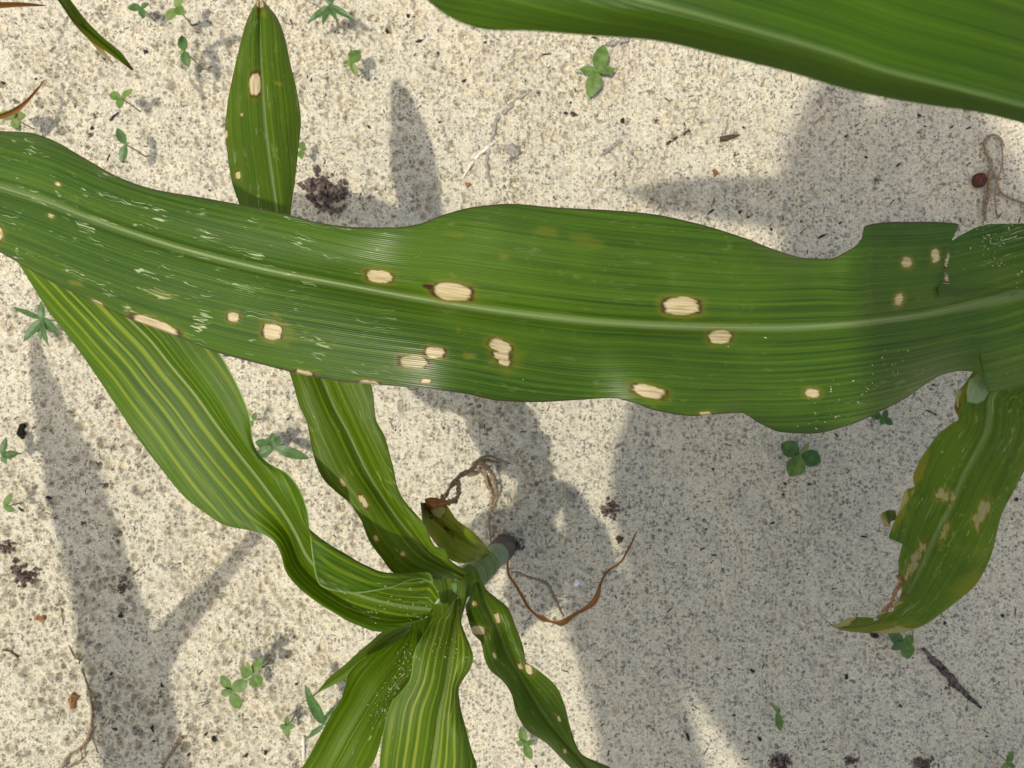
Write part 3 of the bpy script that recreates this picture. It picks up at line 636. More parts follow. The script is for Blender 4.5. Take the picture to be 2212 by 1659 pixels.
# short yellowing leaf with a shrivelled tip, low on the stalk
E_M = [(1052, 1200), *ZL([(1880, 640), (1740, 550), (1600, 450), (1480, 360), (1390, 270), (1340, 190)])]
E_L = [(1045, 1215), *ZL([(1860, 690), (1800, 740), (1700, 752), (1600, 722), (1500, 620), (1420, 520), (1340, 400), (1240, 290), (1190, 210), (1260, 168), (1330, 185)])]
E_R = [(1058, 1194), *ZL([(1975, 690), (1960, 640), (1870, 520), (1770, 430), (1650, 340), (1590, 250), (1560, 210), (1460, 190), (1360, 185)])]
LE = Leaf(E_M, E_L, E_R, [(0, .098), (.12, .160), (.3, .180), (.5, .186), (.85, .182), (1, .172)], [(0, 0), (.3, .004), (.6, -.002), (1, .0)], [(0, 0), (.3, .004), (.6, -.004), (1, 0)], nt=150, ns=60, bulge=.003, groove=.001, wave=.002, wseed=5)
LE.lesion(*ZL([(1470, 340)])[0], 5, 34, -42, 30, 1., .5, .5, .0); LE.lesion(*ZL([(1470, 250)])[0], 16, 16, -30, 31, .9, .6, .5, .4); LE.patch(*ZL([(1420, 480)])[0], 16, 26, -20, 32, .9); LE.patch(*ZL([(1580, 400)])[0], 20, 20, 0, 33, .6)
leafE = LE.build('leaf', M_E, P1); leafE['label'] = 'short yellowing blade with brown midrib'
# its dried tip: a crumpled piece and two twisted strands reaching the sand
dt = Leaf(Z4([(150, 560), (220, 590), (290, 580), (350, 570)]), Z4([(185, 660), (230, 630), (300, 610), (365, 590)]), Z4([(150, 548), (200, 535), (290, 550), (350, 560)]), [(0, .179), (.5, .187), (1, .178)], nt=30, ns=14, wave=.004, wseed=4)
dt.build('dried_tip', M_DRYLEAF, P1).parent = leafE
for pts, zz in ((Z4([(290, 560), (330, 500), (370, 430), (420, 380), (470, 330), (530, 320), (590, 330)]), (.176, .03)), (Z4([(350, 580), (400, 560), (425, 510), (430, 450), (415, 400), (440, 360), (490, 330), (560, 280), (600, 225), (670, 200), (740, 220), (850, 260)]), (.176, .012)),
                (Z4([(600, 240), (640, 330), (660, 430), (700, 500), (690, 580), (675, 680), (680, 800), (690, 900)]), (.02, .003)), (Z4([(620, 250), (690, 340), (720, 430), (740, 520), (710, 600), (700, 660)]), (.02, .003)), (Z4([(590, 300), (650, 360), (690, 440), (715, 520)]), (.02, .004)),
                (Z4([(540, 280), (620, 230), (700, 240), (780, 250)]), (.02, .008)), (Z4([(470, 330), (510, 350), (560, 345), (600, 335)]), (.03, .02))):
    n = len(pts); link('dried_strand', tube_mesh('dried_strand', [P(u, v, zz[0] + (zz[1] - zz[0]) * i / (n - 1)) for i, (u, v) in enumerate(pts)], [(0, .0016), (.5, .0012), (1, .0006)], P1, nseg=6, jit=.7, flat=.5, seed=n), M_ROOT, P1).parent = leafE
# dried lowest leaf curling over the sand to the right
DR = Z4([(830, 1020), (830, 1090), (840, 1160), (890, 1240), (950, 1340), (1000, 1430), (1060, 1490), (1120, 1520), (1200, 1550), (1260, 1555), (1310, 1530), (1370, 1490), (1450, 1445), (1520, 1390), (1560, 1320), (1580, 1250), (1640, 1140), (1750, 1060), (1810, 960), (1850, 880), (1880, 810)])
DW = [3.5, 3.5, 4, 4, 4.5, 4, 4, 8, 4, 9, 8, 5, 6, 9, 7, 4, 3.5, 3, 3, 2.4, 1]
dm = [(u, v) for u, v in DR]; tg = np.gradient(np.array(dm), axis=0); tg /= np.linalg.norm(tg, axis=1)[:, None]
dl = [(u - tg[i, 1] * DW[i], v + tg[i, 0] * DW[i]) for i, (u, v) in enumerate(dm)]; dr = [(u + tg[i, 1] * DW[i] * .5, v - tg[i, 0] * DW[i] * .5) for i, (u, v) in enumerate(dm)]
dd = Leaf(dm, dl, dr, [(0, .012), (.2, .014), (.35, .018), (.5, .014), (.7, .016), (.85, .012), (1, .004)], .002, .0015, nt=200, ns=9, groove=0., wave=.002, wseed=6)
dd.build('dried_leaf', M_DRYLEAF, P1)
ds = Z4([(860, 1145), (930, 1160), (1010, 1190), (1100, 1220), (1170, 1270), (1200, 1340), (1240, 1410), (1270, 1480), (1290, 1510)])
link('dried_strand', tube_mesh('dried_strand', [P(u, v, .012 + .008 * math.sin(i)) for i, (u, v) in enumerate(ds)], [(0, .0008), (.6, .0011), (1, .0007)], P1, nseg=6, jit=.6, flat=.5), M_ROOT, P1)
# lower right wavy leaf
F_M = ZB([(880, 440), (905, 500), (935, 580), (1000, 720), (1080, 920), (1200, 1130), (1340, 1350), (1500, 1550), (1600, 1659), (1750, 1800), (1900, 1900)])
F_L = ZB([(865, 455), (830, 560), (805, 610), (828, 720), (850, 785), (905, 845), (928, 950), (960, 1020), (1050, 1100), (1105, 1190), (1130, 1290), (1200, 1410), (1330, 1500), (1420, 1590), (1510, 1680), (1680, 1800), (1890, 1905)])
F_R = ZB([(900, 430), (940, 500), (1010, 560), (1080, 620), (1130, 740), (1180, 880), (1200, 975), (1240, 1000), (1320, 1060), (1400, 1140), (1450, 1260), (1480, 1380), (1560, 1570), (1650, 1615), (1750, 1660), (1850, 1780), (1910, 1895)])
LF = Leaf(F_M, F_L, F_R, [(0, .175), (.15, .190), (.4, .195), (.7, .180), (1, .14)], [(0, 0), (.2, .006), (.35, -.004), (.5, .006), (.7, -.004), (1, 0)], [(0, 0), (.2, .002), (.38, .008), (.55, -.002), (.7, .006), (1, 0)], nt=260, ns=70, bulge=.003, groove=.0007, wave=.002, wseed=2)
LF.midrib(.0026, .5)
for i, (u, v, a, b_, ang) in enumerate([(860, 595, 6, 5, 0), (885, 765, 17, 9, 15), (1010, 690, 5, 11, -15), (992, 930, 3, 7, -20), (1160, 1000, 4, 7, -20), (1215, 1020, 6, 11, -25), (1410, 1340, 3, 6, -20), (1450, 1550, 3, 5, -20)]):
    LF.lesion(*ZB([(u, v)])[0], a, b_, ang, 20 + i, .6, .7, .4)
LF.scratch(np.full_like(LF.U, .3)); LF.build('leaf', M_F, P1)['label'] = 'wavy dark green blade with small tan spots'
# narrow pointed leaf, broad young leaf, inner leaf, front striped leaf
I_T = Z3([(1285, 265), (1150, 276), (1050, 318), (990, 343), (900, 420), (780, 520), (640, 650), (480, 780), (350, 930), (150, 1065)])
I_B = Z3([(1300, 310), (1170, 425), (1010, 540), (860, 640), (760, 715), (680, 765), (540, 845), (400, 915), (300, 985), (150, 1067)])
I_M = Z3([(1290, 285), (1160, 350), (1020, 440), (880, 540), (760, 625), (650, 715), (510, 812), (380, 905), (290, 975), (150, 1066)])
LI = Leaf(I_M, I_T, I_B, [(0, .165), (.4, .185), (1, .180)], [(0, .004), (.5, .006), (1, 0)], [(0, -.004), (.5, .0), (1, 0)], nt=120, ns=40, groove=.0008)
LI.build('leaf', M_H, P1)['label'] = 'narrow blade with a fine curved tip'
H_L = Z3([(1290, 300), (1180, 400), (1000, 500), (860, 570), (740, 660), (668, 755), (630, 880), (600, 980), (520, 1110), (400, 1330), (300, 1520), (215, 1660), (60, 1950), (-100, 2250)])
H_M = Z3([(1300, 315), (1240, 500), (1110, 730), (1000, 880), (860, 1090), (700, 1350), (530, 1657), (300, 2000), (-50, 2300)])
H_R = Z3([(1330, 330), (1330, 500), (1320, 650), (1300, 800), (1170, 980), (1070, 1120), (1000, 1330), (930, 1560), (870, 1660), (560, 2050), (0, 2320)])
LH = Leaf(H_M, H_L, H_R, [(0, .182), (.3, .200), (.6, .205), (1, .19)], [(0, .004), (.5, .005), (1, 0)], [(0, .006), (.4, .012), (.7, .008), (1, 0)], nt=240, ns=80, bulge=-.002, groove=.0012)
LH.scratch(smooth(.1, .3, LH.S) * smooth(.75, .4, LH.T) * 1.0 + .15); LH.build('leaf', M_H, P1)['label'] = 'broad young blade sprinkled with pale pollen grains'
J_L = Z3([(1240, 118), (1275, 260), (1305, 380), (1305, 500), (1320, 640), (1380, 800)])
J_M = Z3([(1480, 70), (1470, 200), (1430, 330), (1400, 480), (1390, 640), (1400, 800)])
J_R = Z3([(1640, 60), (1620, 180), (1560, 320), (1500, 500), (1470, 640), (1420, 800)])
LJ = Leaf(J_M, J_L, J_R, [(0, .170), (.4, .182), (1, .185)], [(0, .012), (.5, .005), (1, 0)], [(0, .004), (1, 0)], nt=100, ns=50, groove=.0008)
LJ.build('leaf', M_H, P1)['label'] = 'short inner blade half hidden in the whorl'
G_L = Z3([(1700, 20), (1640, 100), (1590, 165), (1500, 210), (1430, 310), (1312, 520), (1292, 620), (1270, 780), (1180, 920), (1090, 1020), (1030, 1200), (990, 1400), (968, 1660), (1000, 2000), (1250, 2450)])
G_M = Z3([(1722, 15), (1715, 150), (1700, 300), (1660, 550), (1610, 900), (1560, 1150), (1530, 1400), (1490, 1660), (1430, 2050), (1300, 2500)])
G_R = Z3([(1740, 15), (1752, 150), (1760, 240), (1800, 360), (1850, 480), (1876, 590), (1850, 690), (1780, 800), (1735, 900), (1750, 1050), (1800, 1250), (1860, 1480), (1915, 1660), (1850, 2050), (1340, 2460)])
LG = Leaf(G_M, G_L, G_R, [(0, .192), (.25, .214), (.5, .220), (1, .20)], [(0, .002), (.2, .010), (.4, .004), (1, 0)], [(0, 0), (.2, .004), (.32, -.004), (.6, .002), (1, 0)], nt=320, ns=100, bulge=.003, groove=.0007, wave=.002, wseed=9)
LG.pale_edge(-1, .0004, .5); LG.midrib(.0026, .6); LG.scratch(.25 * np.ones_like(LG.U)); LG.build('leaf', M_G, P1)['label'] = 'front blade with pale yellow stripes'
# rolled whorl in the centre and the sheath below it
W_L = ZL([(1430, 900), (1470, 1000), (1500, 1120), (1520, 1230)]); W_M = ZL([(1560, 880), (1580, 980), (1570, 1100), (1540, 1230)]); W_R = ZL([(1670, 800), (1700, 950), (1660, 1080), (1570, 1240)])
LW = Leaf(W_M, W_L, W_R, [(0, .165), (.5, .150), (1, .14)], [(0, .008), (1, .004)], [(0, .010), (1, .006)], nt=60, ns=40, groove=0.)
LW.build('rolled_leaf', M_H, P1)
Q_L = ZL([(1640, 810), (1650, 900), (1660, 1000), (1670, 1100), (1680, 1200), (1690, 1290)]); Q_M = ZL([(1720, 790), (1740, 880), (1740, 980), (1730, 1080), (1710, 1180), (1695, 1290)]); Q_R = ZL([(1770, 758), (1840, 810), (1875, 900), (1810, 960), (1750, 1090), (1700, 1290)])
LQ = Leaf(Q_M, Q_L, Q_R, [(0, .190), (.5, .200), (1, .196)], [(0, -.01), (1, -.008)], [(0, -.008), (1, -.006)], nt=70, ns=40, groove=-.001)
LQ.build('sheath', M_H, P1)

M_POLLEN = plain_material('pollen', (.34, .38, .14), (.66, .66, .40), 500., .8, .0002)
def specks(leaf, n, wgt, parent, seed):
    r = np.random.default_rng(seed); p = wgt.ravel() / wgt.sum(); ids = r.choice(p.size, n, p=p); V = []; F = []
    pos = np.stack([leaf.X, leaf.Y, leaf.Z], -1).reshape(-1, 3)[ids] - np.array(parent.location)
    for q in pos:
        s_ = r.uniform(.00018, .00045); b0 = len(V); a = r.uniform(0, 6.28); L_ = r.uniform(.7, 2.)
        for k in range(4):
            th = a + k * 1.571; e = L_ if k % 2 else .6
            V.append((q[0] + s_ * e * math.cos(th), q[1] + s_ * e * math.sin(th), q[2] + .0003 + r.uniform(0, .0003)))
        V.append((q[0], q[1], q[2] + .0009)); F += [(b0 + k, b0 + (k + 1) % 4, b0 + 4) for k in range(4)]
    me = bpy.data.meshes.new('fallen_pollen'); me.from_pydata(V, [], F); me.update()
    o = link('fallen_pollen', me, M_POLLEN, parent); o['kind'] = 'stuff'; return o
def band(L, pts, wd): return sum(np.exp(-((L.U - u) ** 2 + (L.V - v) ** 2) / (2 * wd * wd)) for u, v in pts)
specks(LH, 150, band(LH, Z3([(1240, 560), (1200, 700), (1120, 800), (1060, 900), (1020, 1000), (960, 1090), (930, 1180)]), 11) + 1e-5, P1, 1)
specks(LC, 70, band(LC, ZL([(1000, 1060), (1150, 1120), (1250, 1180), (900, 1180), (650, 1040), (1440, 950), (1480, 1080)]), 14) + .002, P1, 2)
specks(LG, 45, band(LG, Z3([(1300, 700), (1540, 460), (1450, 560), (1700, 550)]), 18) + .004, P1, 3)
specks(LS, 80, band(LS, [(2130, 510), (2150, 515), (2140, 560), (2165, 500), (2190, 590)], 16) + .003, P2, 4)
specks(LA, 50, band(LA, [(1920, 800), (1900, 815), (1880, 840), (1800, 850), (1790, 890), (1770, 900), (1940, 790)], 20), P2, 5)

# ---------------------------------------------------------------- maize plants beyond the frame, the lower right one added for its shade
def shp(u, v, z):
    """point at height z whose shadow falls on pixel (u, v) of the sand"""
    x, y = unproj(u, v, 0); return (float(x) - SHX * z, float(y) - SHY * z, z)
def neighbour(label, base, leaves, mats):
    root = empty('maize_plant', (base[0], base[1], ground_z(base[0], base[1]) - .004)); tag(root, label, 'maize plant', 'maize plants')
    top = max(l[0][0][2] for l in leaves)
    link('stalk', tube_mesh('stalk', [(base[0], base[1], -.006), (base[0] + .004, base[1], top * .5), (base[0], base[1] + .003, top + .02)], [(0, .010), (.6, .009), (1, .004)], root, nseg=14), M_STALK, root)
    for k, (path, wd) in enumerate(leaves):
        L = ribbon(path, wd); L.midrib(.0022, .6); L.build('leaf', mats[k % len(mats)], root)
    return root
W1 = lambda w: [(0, .018), (.12, w * .8), (.4, w), (.75, w * .8), (1, .002)]
# lower left: its leaves shade the sand along the left side
b4 = (-.62, -.42)
neighbour('neighbouring maize plant beyond the lower left corner, only its shadow showing', b4, [
    ([(*b4, .16), shp(330, 1850, .27), shp(300, 1600, .29), shp(240, 1320, .29), shp(170, 1080, .27), shp(100, 850, .23), shp(70, 700, .20)], W1(.062)),
    ([(*b4, .13), shp(300, 1760, .25), shp(315, 1500, .27), shp(360, 1390, .275), shp(470, 1260, .26), shp(570, 1140, .24)], [(0, .018), (.3, .03), (.55, .030), (.75, .024), (1, .008)]),
    ([(*b4, .10), (-.75, -.5, .18), (-.92, -.58, .16), (-1.05, -.64, .06)], W1(.045)),
    ([(*b4, .20), (-.55, -.6, .28), (-.5, -.8, .24), (-.46, -.95, .1)], W1(.05))], [M_F, M_H])
# upper left: three tips reach into the corner
b3 = (-.66, .40)
r3 = neighbour('neighbouring maize plant beyond the upper left corner, dry leaf tips reaching in', b3, [
    ([(*b3, .16), (-.52, .47, .22), (-.42, .45, .2), (-.36, .40, .18)], W1(.04)),
    ([(*b3, .12), (-.8, .5, .2), (-.95, .56, .1)], W1(.045)),
    ([(*b3, .20), (-.7, .6, .28), (-.72, .78, .2)], W1(.05))], [M_F, M_H])
tp = Leaf([(40, -150), (90, -60), (135, 5), (175, 50), (215, 85), (255, 120), (287, 152)], [(20, -140), (78, -50), (128, 5), (160, 52), (195, 88), (230, 112), (284, 152)], [(60, -150), (112, -60), (160, 10), (190, 48), (222, 80), (262, 114), (289, 150)], [(0, .17), (.4, .12), (1, .06)], [(0, .006), (1, 0)], [(0, .006), (1, 0)], nt=90, ns=24, groove=.0012)
tp.halo = smooth(0., -.9, tp.S) * smooth(.45, .7, tp.T); tp.rim = smooth(.9, 1., tp.T) * .7; tp.build('leaf_tip', M_F, r3)
tp = Leaf([(130, -10), (170, 45), (200, 85), (225, 115), (245, 138)], [(124, -10), (163, 48), (194, 88), (220, 118), (244, 139)], [(136, -10), (176, 44), (205, 83), (228, 113), (246, 137)], [(0, .13), (1, .05)], nt=50, ns=8, groove=0.)
tp.tan = smooth(.55, .85, tp.T); tp.halo = smooth(.2, .5, tp.T); tp.build('leaf_tip', M_F, r3)
for pts, w_ in (([(-120, 20), (-40, 14), (0, 11), (45, 10), (100, 12)], [10, 8, 7, 5, 1]), ([(-160, 290), (-60, 268), (0, 252), (35, 238), (55, 222), (75, 200), (97, 172)], [8, 7, 6, 8, 6, 5, 1])):
    tp = Leaf(pts, [(p[0], p[1] - q) for p, q in zip(pts, w_)], [(p[0], p[1] + q) for p, q in zip(pts, w_)], [(0, .08), (1, .015)], .002, .002, nt=60, ns=8, groove=0.)
    tp.halo = smooth(.75, .3, tp.T) * .7; tp.build('dry_leaf_tip', M_DRYLEAF, r3)
# lower right: unseen plant added to cast the camera holder's broad shade
b5 = (.42, -.62)
neighbour('unseen tall maize plant beyond the lower right corner, added to cast the broad shade', b5, [
    ([(*b5, .40), shp(1560, 2050, .56), shp(1440, 1800, .62), shp(1360, 1500, .64), shp(1290, 1310, .64), shp(1255, 1180, .62), shp(1235, 1080, .58)], [(0, .03), (.25, .075), (.5, .080), (.68, .078), (.84, .06), (1, .004)]),
    ([(*b5, .44), shp(1860, 1900, .60), shp(1750, 1590, .66), shp(1530, 1290, .67), shp(1455, 1080, .65), shp(1450, 900, .60), shp(1450, 740, .56)], [(0, .03), (.25, .08), (.5, .115), (.8, .10), (1, .03)]),
    ([(*b5, .60), shp(1900, 1900, .90), shp(1800, 1500, 1.02), shp(1690, 1200, 1.04), shp(1640, 960, 1.0), shp(1620, 740, .94)], [(0, .03), (.2, .09), (.5, .115), (.8, .105), (1, .03)]),
    ([(*b5, .70), shp(2100, 1800, 1.0), shp(2030, 1400, 1.1), shp(1930, 1000, 1.12), shp(1850, 650, 1.08), shp(1800, 350, 1.0), shp(1830, 120, .9)], [(0, .03), (.2, .10), (.5, .125), (.8, .10), (1, .02)]),
    ([(*b5, .66), shp(2350, 1800, 1.0), shp(2300, 1400, 1.1), shp(2200, 950, 1.12), shp(2070, 550, 1.08), shp(2000, 230, 1.0), shp(1990, 60, .95)], [(0, .03), (.2, .11), (.5, .13), (.8, .12), (1, .03)]),
    ([(*b5, .50), (.62, -.60, .62), (.80, -.56, .5), (.92, -.54, .3)], W1(.07))], [M_F, M_H, M_T])

# ---------------------------------------------------------------- seedlings
def leaflet_mesh(name, L, W, fold=.25, droop=.15, tooth=0., shape=.9, seed=0):
    nt_, ns_ = 15, 9; t = np.linspace(0, 1, nt_); S = np.linspace(-1, 1, ns_)
    wd = np.sin(np.pi * np.clip(t, 0, 1) ** shape) ** .75 * W / 2; wd[0] = W * .06; wd[-1] = W * .01
    if tooth: wd = wd * (1 + tooth * (np.arange(nt_) % 2 - .5))
    r = np.random.default_rng(seed)
    X = np.repeat(t[:, None] * L, ns_, 1); Y = wd[:, None] * S
    Zz = fold * np.abs(Y) - droop * L * (t[:, None] ** 2) + L * .06 * (vnoise(X / L * 3 + seed, Y / L * 3 + seed, seed) - .5)
    return np.stack([X, Y, Zz], -1).reshape(-1, 3), nt_, ns_
SEED_GRP = 'weed seedlings on the sand'
def seedling(label, u, v, leaves, h=.022, mat=None, name='weed_seedling', mats=None, tooth=0., cat='seedling', shape=.9, tiltk=1.):
    """leaves: (angle deg in the picture, length px, width px[, tilt])"""
    mat = mat or M_SEED
    x, y = unproj(u, v, h); gz = ground_z(float(x), float(y)); root = empty(name, (float(x), float(y), gz)); tag(root, label, cat, SEED_GRP)
    px = (HC - h) / FPX
    link('stem', tube_mesh('stem', [(float(x), float(y), gz - .003), (float(x) + .0006, float(y), gz + h * .5), (float(x), float(y), gz + h)], [(0, .0005), (1, .0004)], root, nseg=7, sub=3), M_STEM, root)
    for k, lf in enumerate(leaves):
        ang, L, W = math.radians(lf[0]), lf[1] * px, lf[2] * px; tilt = (lf[3] if len(lf) > 3 else random.uniform(-.1, .25)) * tiltk
        V, a, b_ = leaflet_mesh('leaf', L / max(math.cos(tilt), .4), W, random.uniform(.15, .35), random.uniform(.05, .2), tooth, shape, k + int(u))
        ct, st = math.cos(tilt), math.sin(tilt); X = V[:, 0] * ct - V[:, 2] * st; Zz = V[:, 0] * st + V[:, 2] * ct
        Y = V[:, 1]; ca, sa = math.cos(ang), math.sin(ang)
        o = np.stack([X * ca - Y * sa, X * sa + Y * ca, Zz + h + .0004 * k], -1)
        me = grid_mesh('leaf', o, a, b_); link('leaf', me, (mats or [mat])[k % len(mats or [mat])], root)
    return root
seedling('seedling with one broad toothed leaf and a small yellowing one', 757, 132, [(62, 34, 30), (-65, 28, 17), (170, 17, 10), (-140, 14, 9)], .022, mats=[M_SEED, M_SEED3], tooth=.12)
seedling('seedling with two oval leaves in line beside the long spotted leaf', 391, 103, [(100, 36, 22), (-78, 34, 22), (-150, 14, 9)], .030, mats=[M_SEED2, M_SEED2, M_SEED3])
seedling('seedling with three small leaves on a pale stem beside a black charcoal sliver', 262, 212, [(160, 32, 20), (42, 32, 14), (-95, 24, 18)], .026, mats=[M_SEED, M_SEED3])
seedling('seedling with two upright oval leaves close above the main leaf', 273, 313, [(118, 40, 20), (-108, 40, 20), (20, 10, 6)], .028, mats=[M_SEED2, M_SEED2, M_SEED3])
seedling('four-leaved seedling in a cross shape below the dark upper leaf', 1292, 148, [(76, 62, 34, .1), (-108, 58, 34, .1), (172, 40, 20, .05), (8, 40, 18, .05)], .012, mats=[M_SEED])
seedling('seedling cut by the top edge with a heart-shaped pale leaf', 372, 8, [(-120, 34, 22), (-40, 24, 24), (60, 30, 20)], .028, mats=[M_SEED3, M_SEED])
seedling('dark curled seedling at the top edge beside the pale heart-shaped one', 300, 12, [(170, 36, 18), (-75, 24, 16), (30, 20, 12)], .02, mat=M_SEED2)
seedling('grassy weed with long pointed leaves at the top edge', 706, 4, [(-145, 62, 15), (-108, 44, 15), (-28, 64, 16), (-60, 38, 14), (60, 30, 14)], .03, mat=M_SEED2, shape=.7)
seedling('tiny seedling peeping out beside the long spotted leaf', 648, 322, [(75, 20, 16), (-80, 22, 14), (10, 14, 10)], .016, mat=M_SEED)
seedling('pale toothed seedling at the upper edge of the main leaf by the dry brown tip', 40, 262, [(20, 26, 24), (160, 30, 22), (-60, 30, 22), (80, 18, 14)], .022, mat=M_SEED3, tooth=.15)
seedling('spidery weed with thin arching leaves under the striped leaf', 100, 690, [(160, 80, 12), (-130, 64, 20), (-100, 46, 16), (90, 36, 18), (-40, 50, 22), (-75, 60, 12)], .02, mat=M_SEED2, shape=.75)
seedling('seedling cut by the left edge with upright blade', 4, 985, [(75, 42, 16), (10, 36, 18), (-60, 20, 12)], .02, mat=M_SEED2)
seedling('small blurred seedling low at the left edge', 8, 1095, [(60, 34, 16), (-20, 26, 14)], .018, mat=M_SEED)
seedling('weed with lance-shaped leaves between the striped and the spotted leaf', 594, 964, [(168, 46, 24), (100, 30, 20), (-20, 78, 24), (-150, 44, 24), (60, 26, 18)], .022, mat=M_SEED2)
seedling('tiny weed against the folded edge of the striped leaf', 545, 908, [(70, 18, 12), (-110, 16, 10)], .016, mat=M_SEED)
seedling('seedling with three round dark leaves and a folded bud on shaded sand', 1729, 982, [(150, 46, 38, .1), (-18, 48, 38, .1), (-112, 52, 42, .05), (68, 28, 11, .7)], .016, mats=[M_SEED2, M_SEED2, M_SEED, M_SEED3], shape=1.1)
seedling('upper seedling of a pair with round leaves, its lobed leaf pointing down', 548, 1452, [(62, 36, 22), (-62, 34, 32), (172, 30, 26), (115, 28, 10)], .034, mats=[M_SEED, M_SEED, M_SEED, M_SEED3], shape=1.1)
seedling('lower seedling of a pair with round leaves, its leaf tip pointing left up', 503, 1487, [(125, 38, 22), (28, 40, 30), (-68, 46, 27), (-160, 22, 18)], .034, mats=[M_SEED], shape=1.1)
seedling('weed with a broad grassy blade curving out from under the young maize leaves', 700, 1565, [(112, 98, 24), (-140, 52, 12), (60, 40, 18)], .03, mat=M_SEED2, shape=.7)
seedling('tiny star-shaped seedling left of the young maize leaves', 618, 1572, [(90, 24, 12), (-85, 26, 13), (175, 16, 13), (5, 18, 13)], .014, mat=M_SEED)
seedling('small upright seedling between the striped and the wavy maize leaf', 1134, 1606, [(105, 34, 20), (-70, 40, 20), (170, 20, 14), (15, 22, 12)], .016, mat=M_SEED)
seedling('seedling with pale fuzzy leaves under the dry tip of the withering leaf', 1944, 1382, [(-62, 46, 32), (150, 36, 26), (20, 28, 24), (-150, 30, 18)], .016, mats=[M_SEED, M_SEED2], tooth=.1)
seedling('single narrow seedling leaf on the shaded sand near the lit patch', 1680, 1540, [(-78, 44, 18), (110, 18, 8), (60, 12, 8)], .014, mats=[M_SEED, M_SEED3])
seedling('yellowish seedling cut by the lower right corner', 2168, 1640, [(55, 26, 16), (-120, 30, 16), (-40, 20, 12)], .016, mats=[M_SEED, M_SEED3])
seedling('blurred greyish seedling under the wavy lower edge of the main leaf', 1902, 902, [(160, 32, 18), (-30, 30, 16), (-90, 16, 14), (60, 20, 14)], .014, mat=M_SEED2)

# ---------------------------------------------------------------- debris
def chip_mesh(name, L, W, Hh, seed):
    r = np.random.default_rng(seed); n = 7; th = np.linspace(0, 2 * math.pi, n, endpoint=False) + r.uniform(-.4, .4, n)
    rr = r.uniform(.5, 1.2, n); ring = np.stack([np.cos(th) * rr * L / 2, np.sin(th) * rr * W / 2], -1)
    bot = np.c_[ring * 1.05, np.full(n, -Hh * .4)]; mid_ = np.c_[ring, r.uniform(.25, .6, n) * Hh]; top = np.array([[r.uniform(-.15, .15) * L, r.uniform(-.15, .15) * W, Hh]])
    V = np.r_[bot, mid_, top]; f = []
    for k in range(n):
        j = (k + 1) % n; f += [(k, j, n + j, n + k), (n + k, n + j, 2 * n)]
    me = bpy.data.meshes.new(name); me.from_pydata([tuple(v) for v in V], [], f); me.update(); return me
def chip(name, u, v, L, W, ang, mat, label, cat, group=None, H=None, seed=None):
    px = HC / FPX; seed = seed if seed is not None else int(u * 7 + v * 13)
    me = chip_mesh(name, L * px, W * px, H if H is not None else W * px * .55, seed)
    o = link(name, me, mat); x, y, z = G(u, v, .0003); o.location = (x, y, z); o.rotation_euler = (0, 0, math.radians(ang)); tag(o, label, cat, group); return o
CH = [(905, 90, 26, 9, 20), (837, 68, 10, 20, 10), (882, 35, 16, 14, 0), (1047, 92, 9, 7, 0), (947, 117, 10, 9, 0), (797, 274, 9, 13, 20), (1015, 130, 12, 6, 60), (1283, 82, 22, 5, -8), (1222, 245, 20, 14, 0), (1232, 222, 6, 12, -20), (1003, 175, 12, 10, 30), (1345, 262, 16, 18, 30), (950, 265, 10, 9, 0), (958, 180, 8, 7, 0),
      (1605, 275, 12, 7, -30), (1540, 455, 32, 8, 30), (1598, 458, 12, 14, 60), (1615, 469, 9, 9, 0), (1730, 478, 10, 6, 0), (1777, 510, 34, 9, 30), (1940, 357, 16, 9, 40), (1985, 250, 10, 14, 70), (2055, 275, 14, 8, 40), (2092, 277, 20, 8, 20), (1828, 294, 14, 7, 30), (2063, 410, 8, 6, 0), (1665, 495, 9, 12, 50), (1870, 340, 9, 11, 60), (1815, 482, 12, 8, 30),
      (248, 250, 38, 9, 45), (200, 277, 16, 12, 30), (235, 340, 18, 8, 60), (265, 345, 6, 24, 8), (7, 180, 14, 14, 0), (80, 172, 14, 8, 0), (315, 112, 12, 12, 0), (95, 62, 9, 9, 0),
      (1808, 941, 18, 7, -40), (2010, 890, 50, 6, -22), (2015, 832, 10, 8, 0), (1745, 1000, 9, 9, 0), (1696, 1045, 12, 9, -40), (1748, 1045, 16, 6, -20), (1692, 1068, 10, 10, 0), (1540, 1013, 9, 9, 0), (2195, 1078, 10, 13, 70), (2165, 1330, 10, 12, 0), (2040, 1345, 10, 9, 0), (1624, 1448, 20, 12, -35), (1828, 1462, 12, 14, 80), (1870, 1335, 12, 10, 0),
      (1541, 1199, 14, 7, 0), (1868, 1160, 26, 7, -8), (1668, 1130, 18, 7, 20), (1525, 1144, 10, 8, 0), (1585, 1545, 9, 10, 0), (1485, 1590, 12, 30, 30), (1640, 1595, 10, 16, 40), (1945, 1525, 16, 7, -40), (2130, 1590, 9, 8, 0),
      (50, 930, 9, 60, 5), (105, 1075, 20, 16, 0), (45, 1100, 22, 9, -40), (262, 1330, 16, 18, 0), (240, 1455, 12, 10, 60), (330, 1572, 8, 24, 20), (332, 1600, 14, 10, 0), (350, 1480, 9, 13, 10), (445, 1585, 14, 9, 30), (463, 1595, 10, 20, 20), (408, 1630, 18, 13, 20), (250, 1575, 18, 10, -10), (535, 1632, 30, 14, 30), (640, 1477, 12, 8, -30), (575, 1625, 14, 22, 10), (625, 1645, 14, 22, 10), (880, 1390, 9, 9, 0), (1135, 1391, 9, 7, 0), (1158, 1655, 9, 12, 0), (1105, 1122, 10, 9, 0)]
CH_L = 'small black charcoal fragment lying on the pale sand'; CH_G = 'charcoal fragments scattered on the sand'
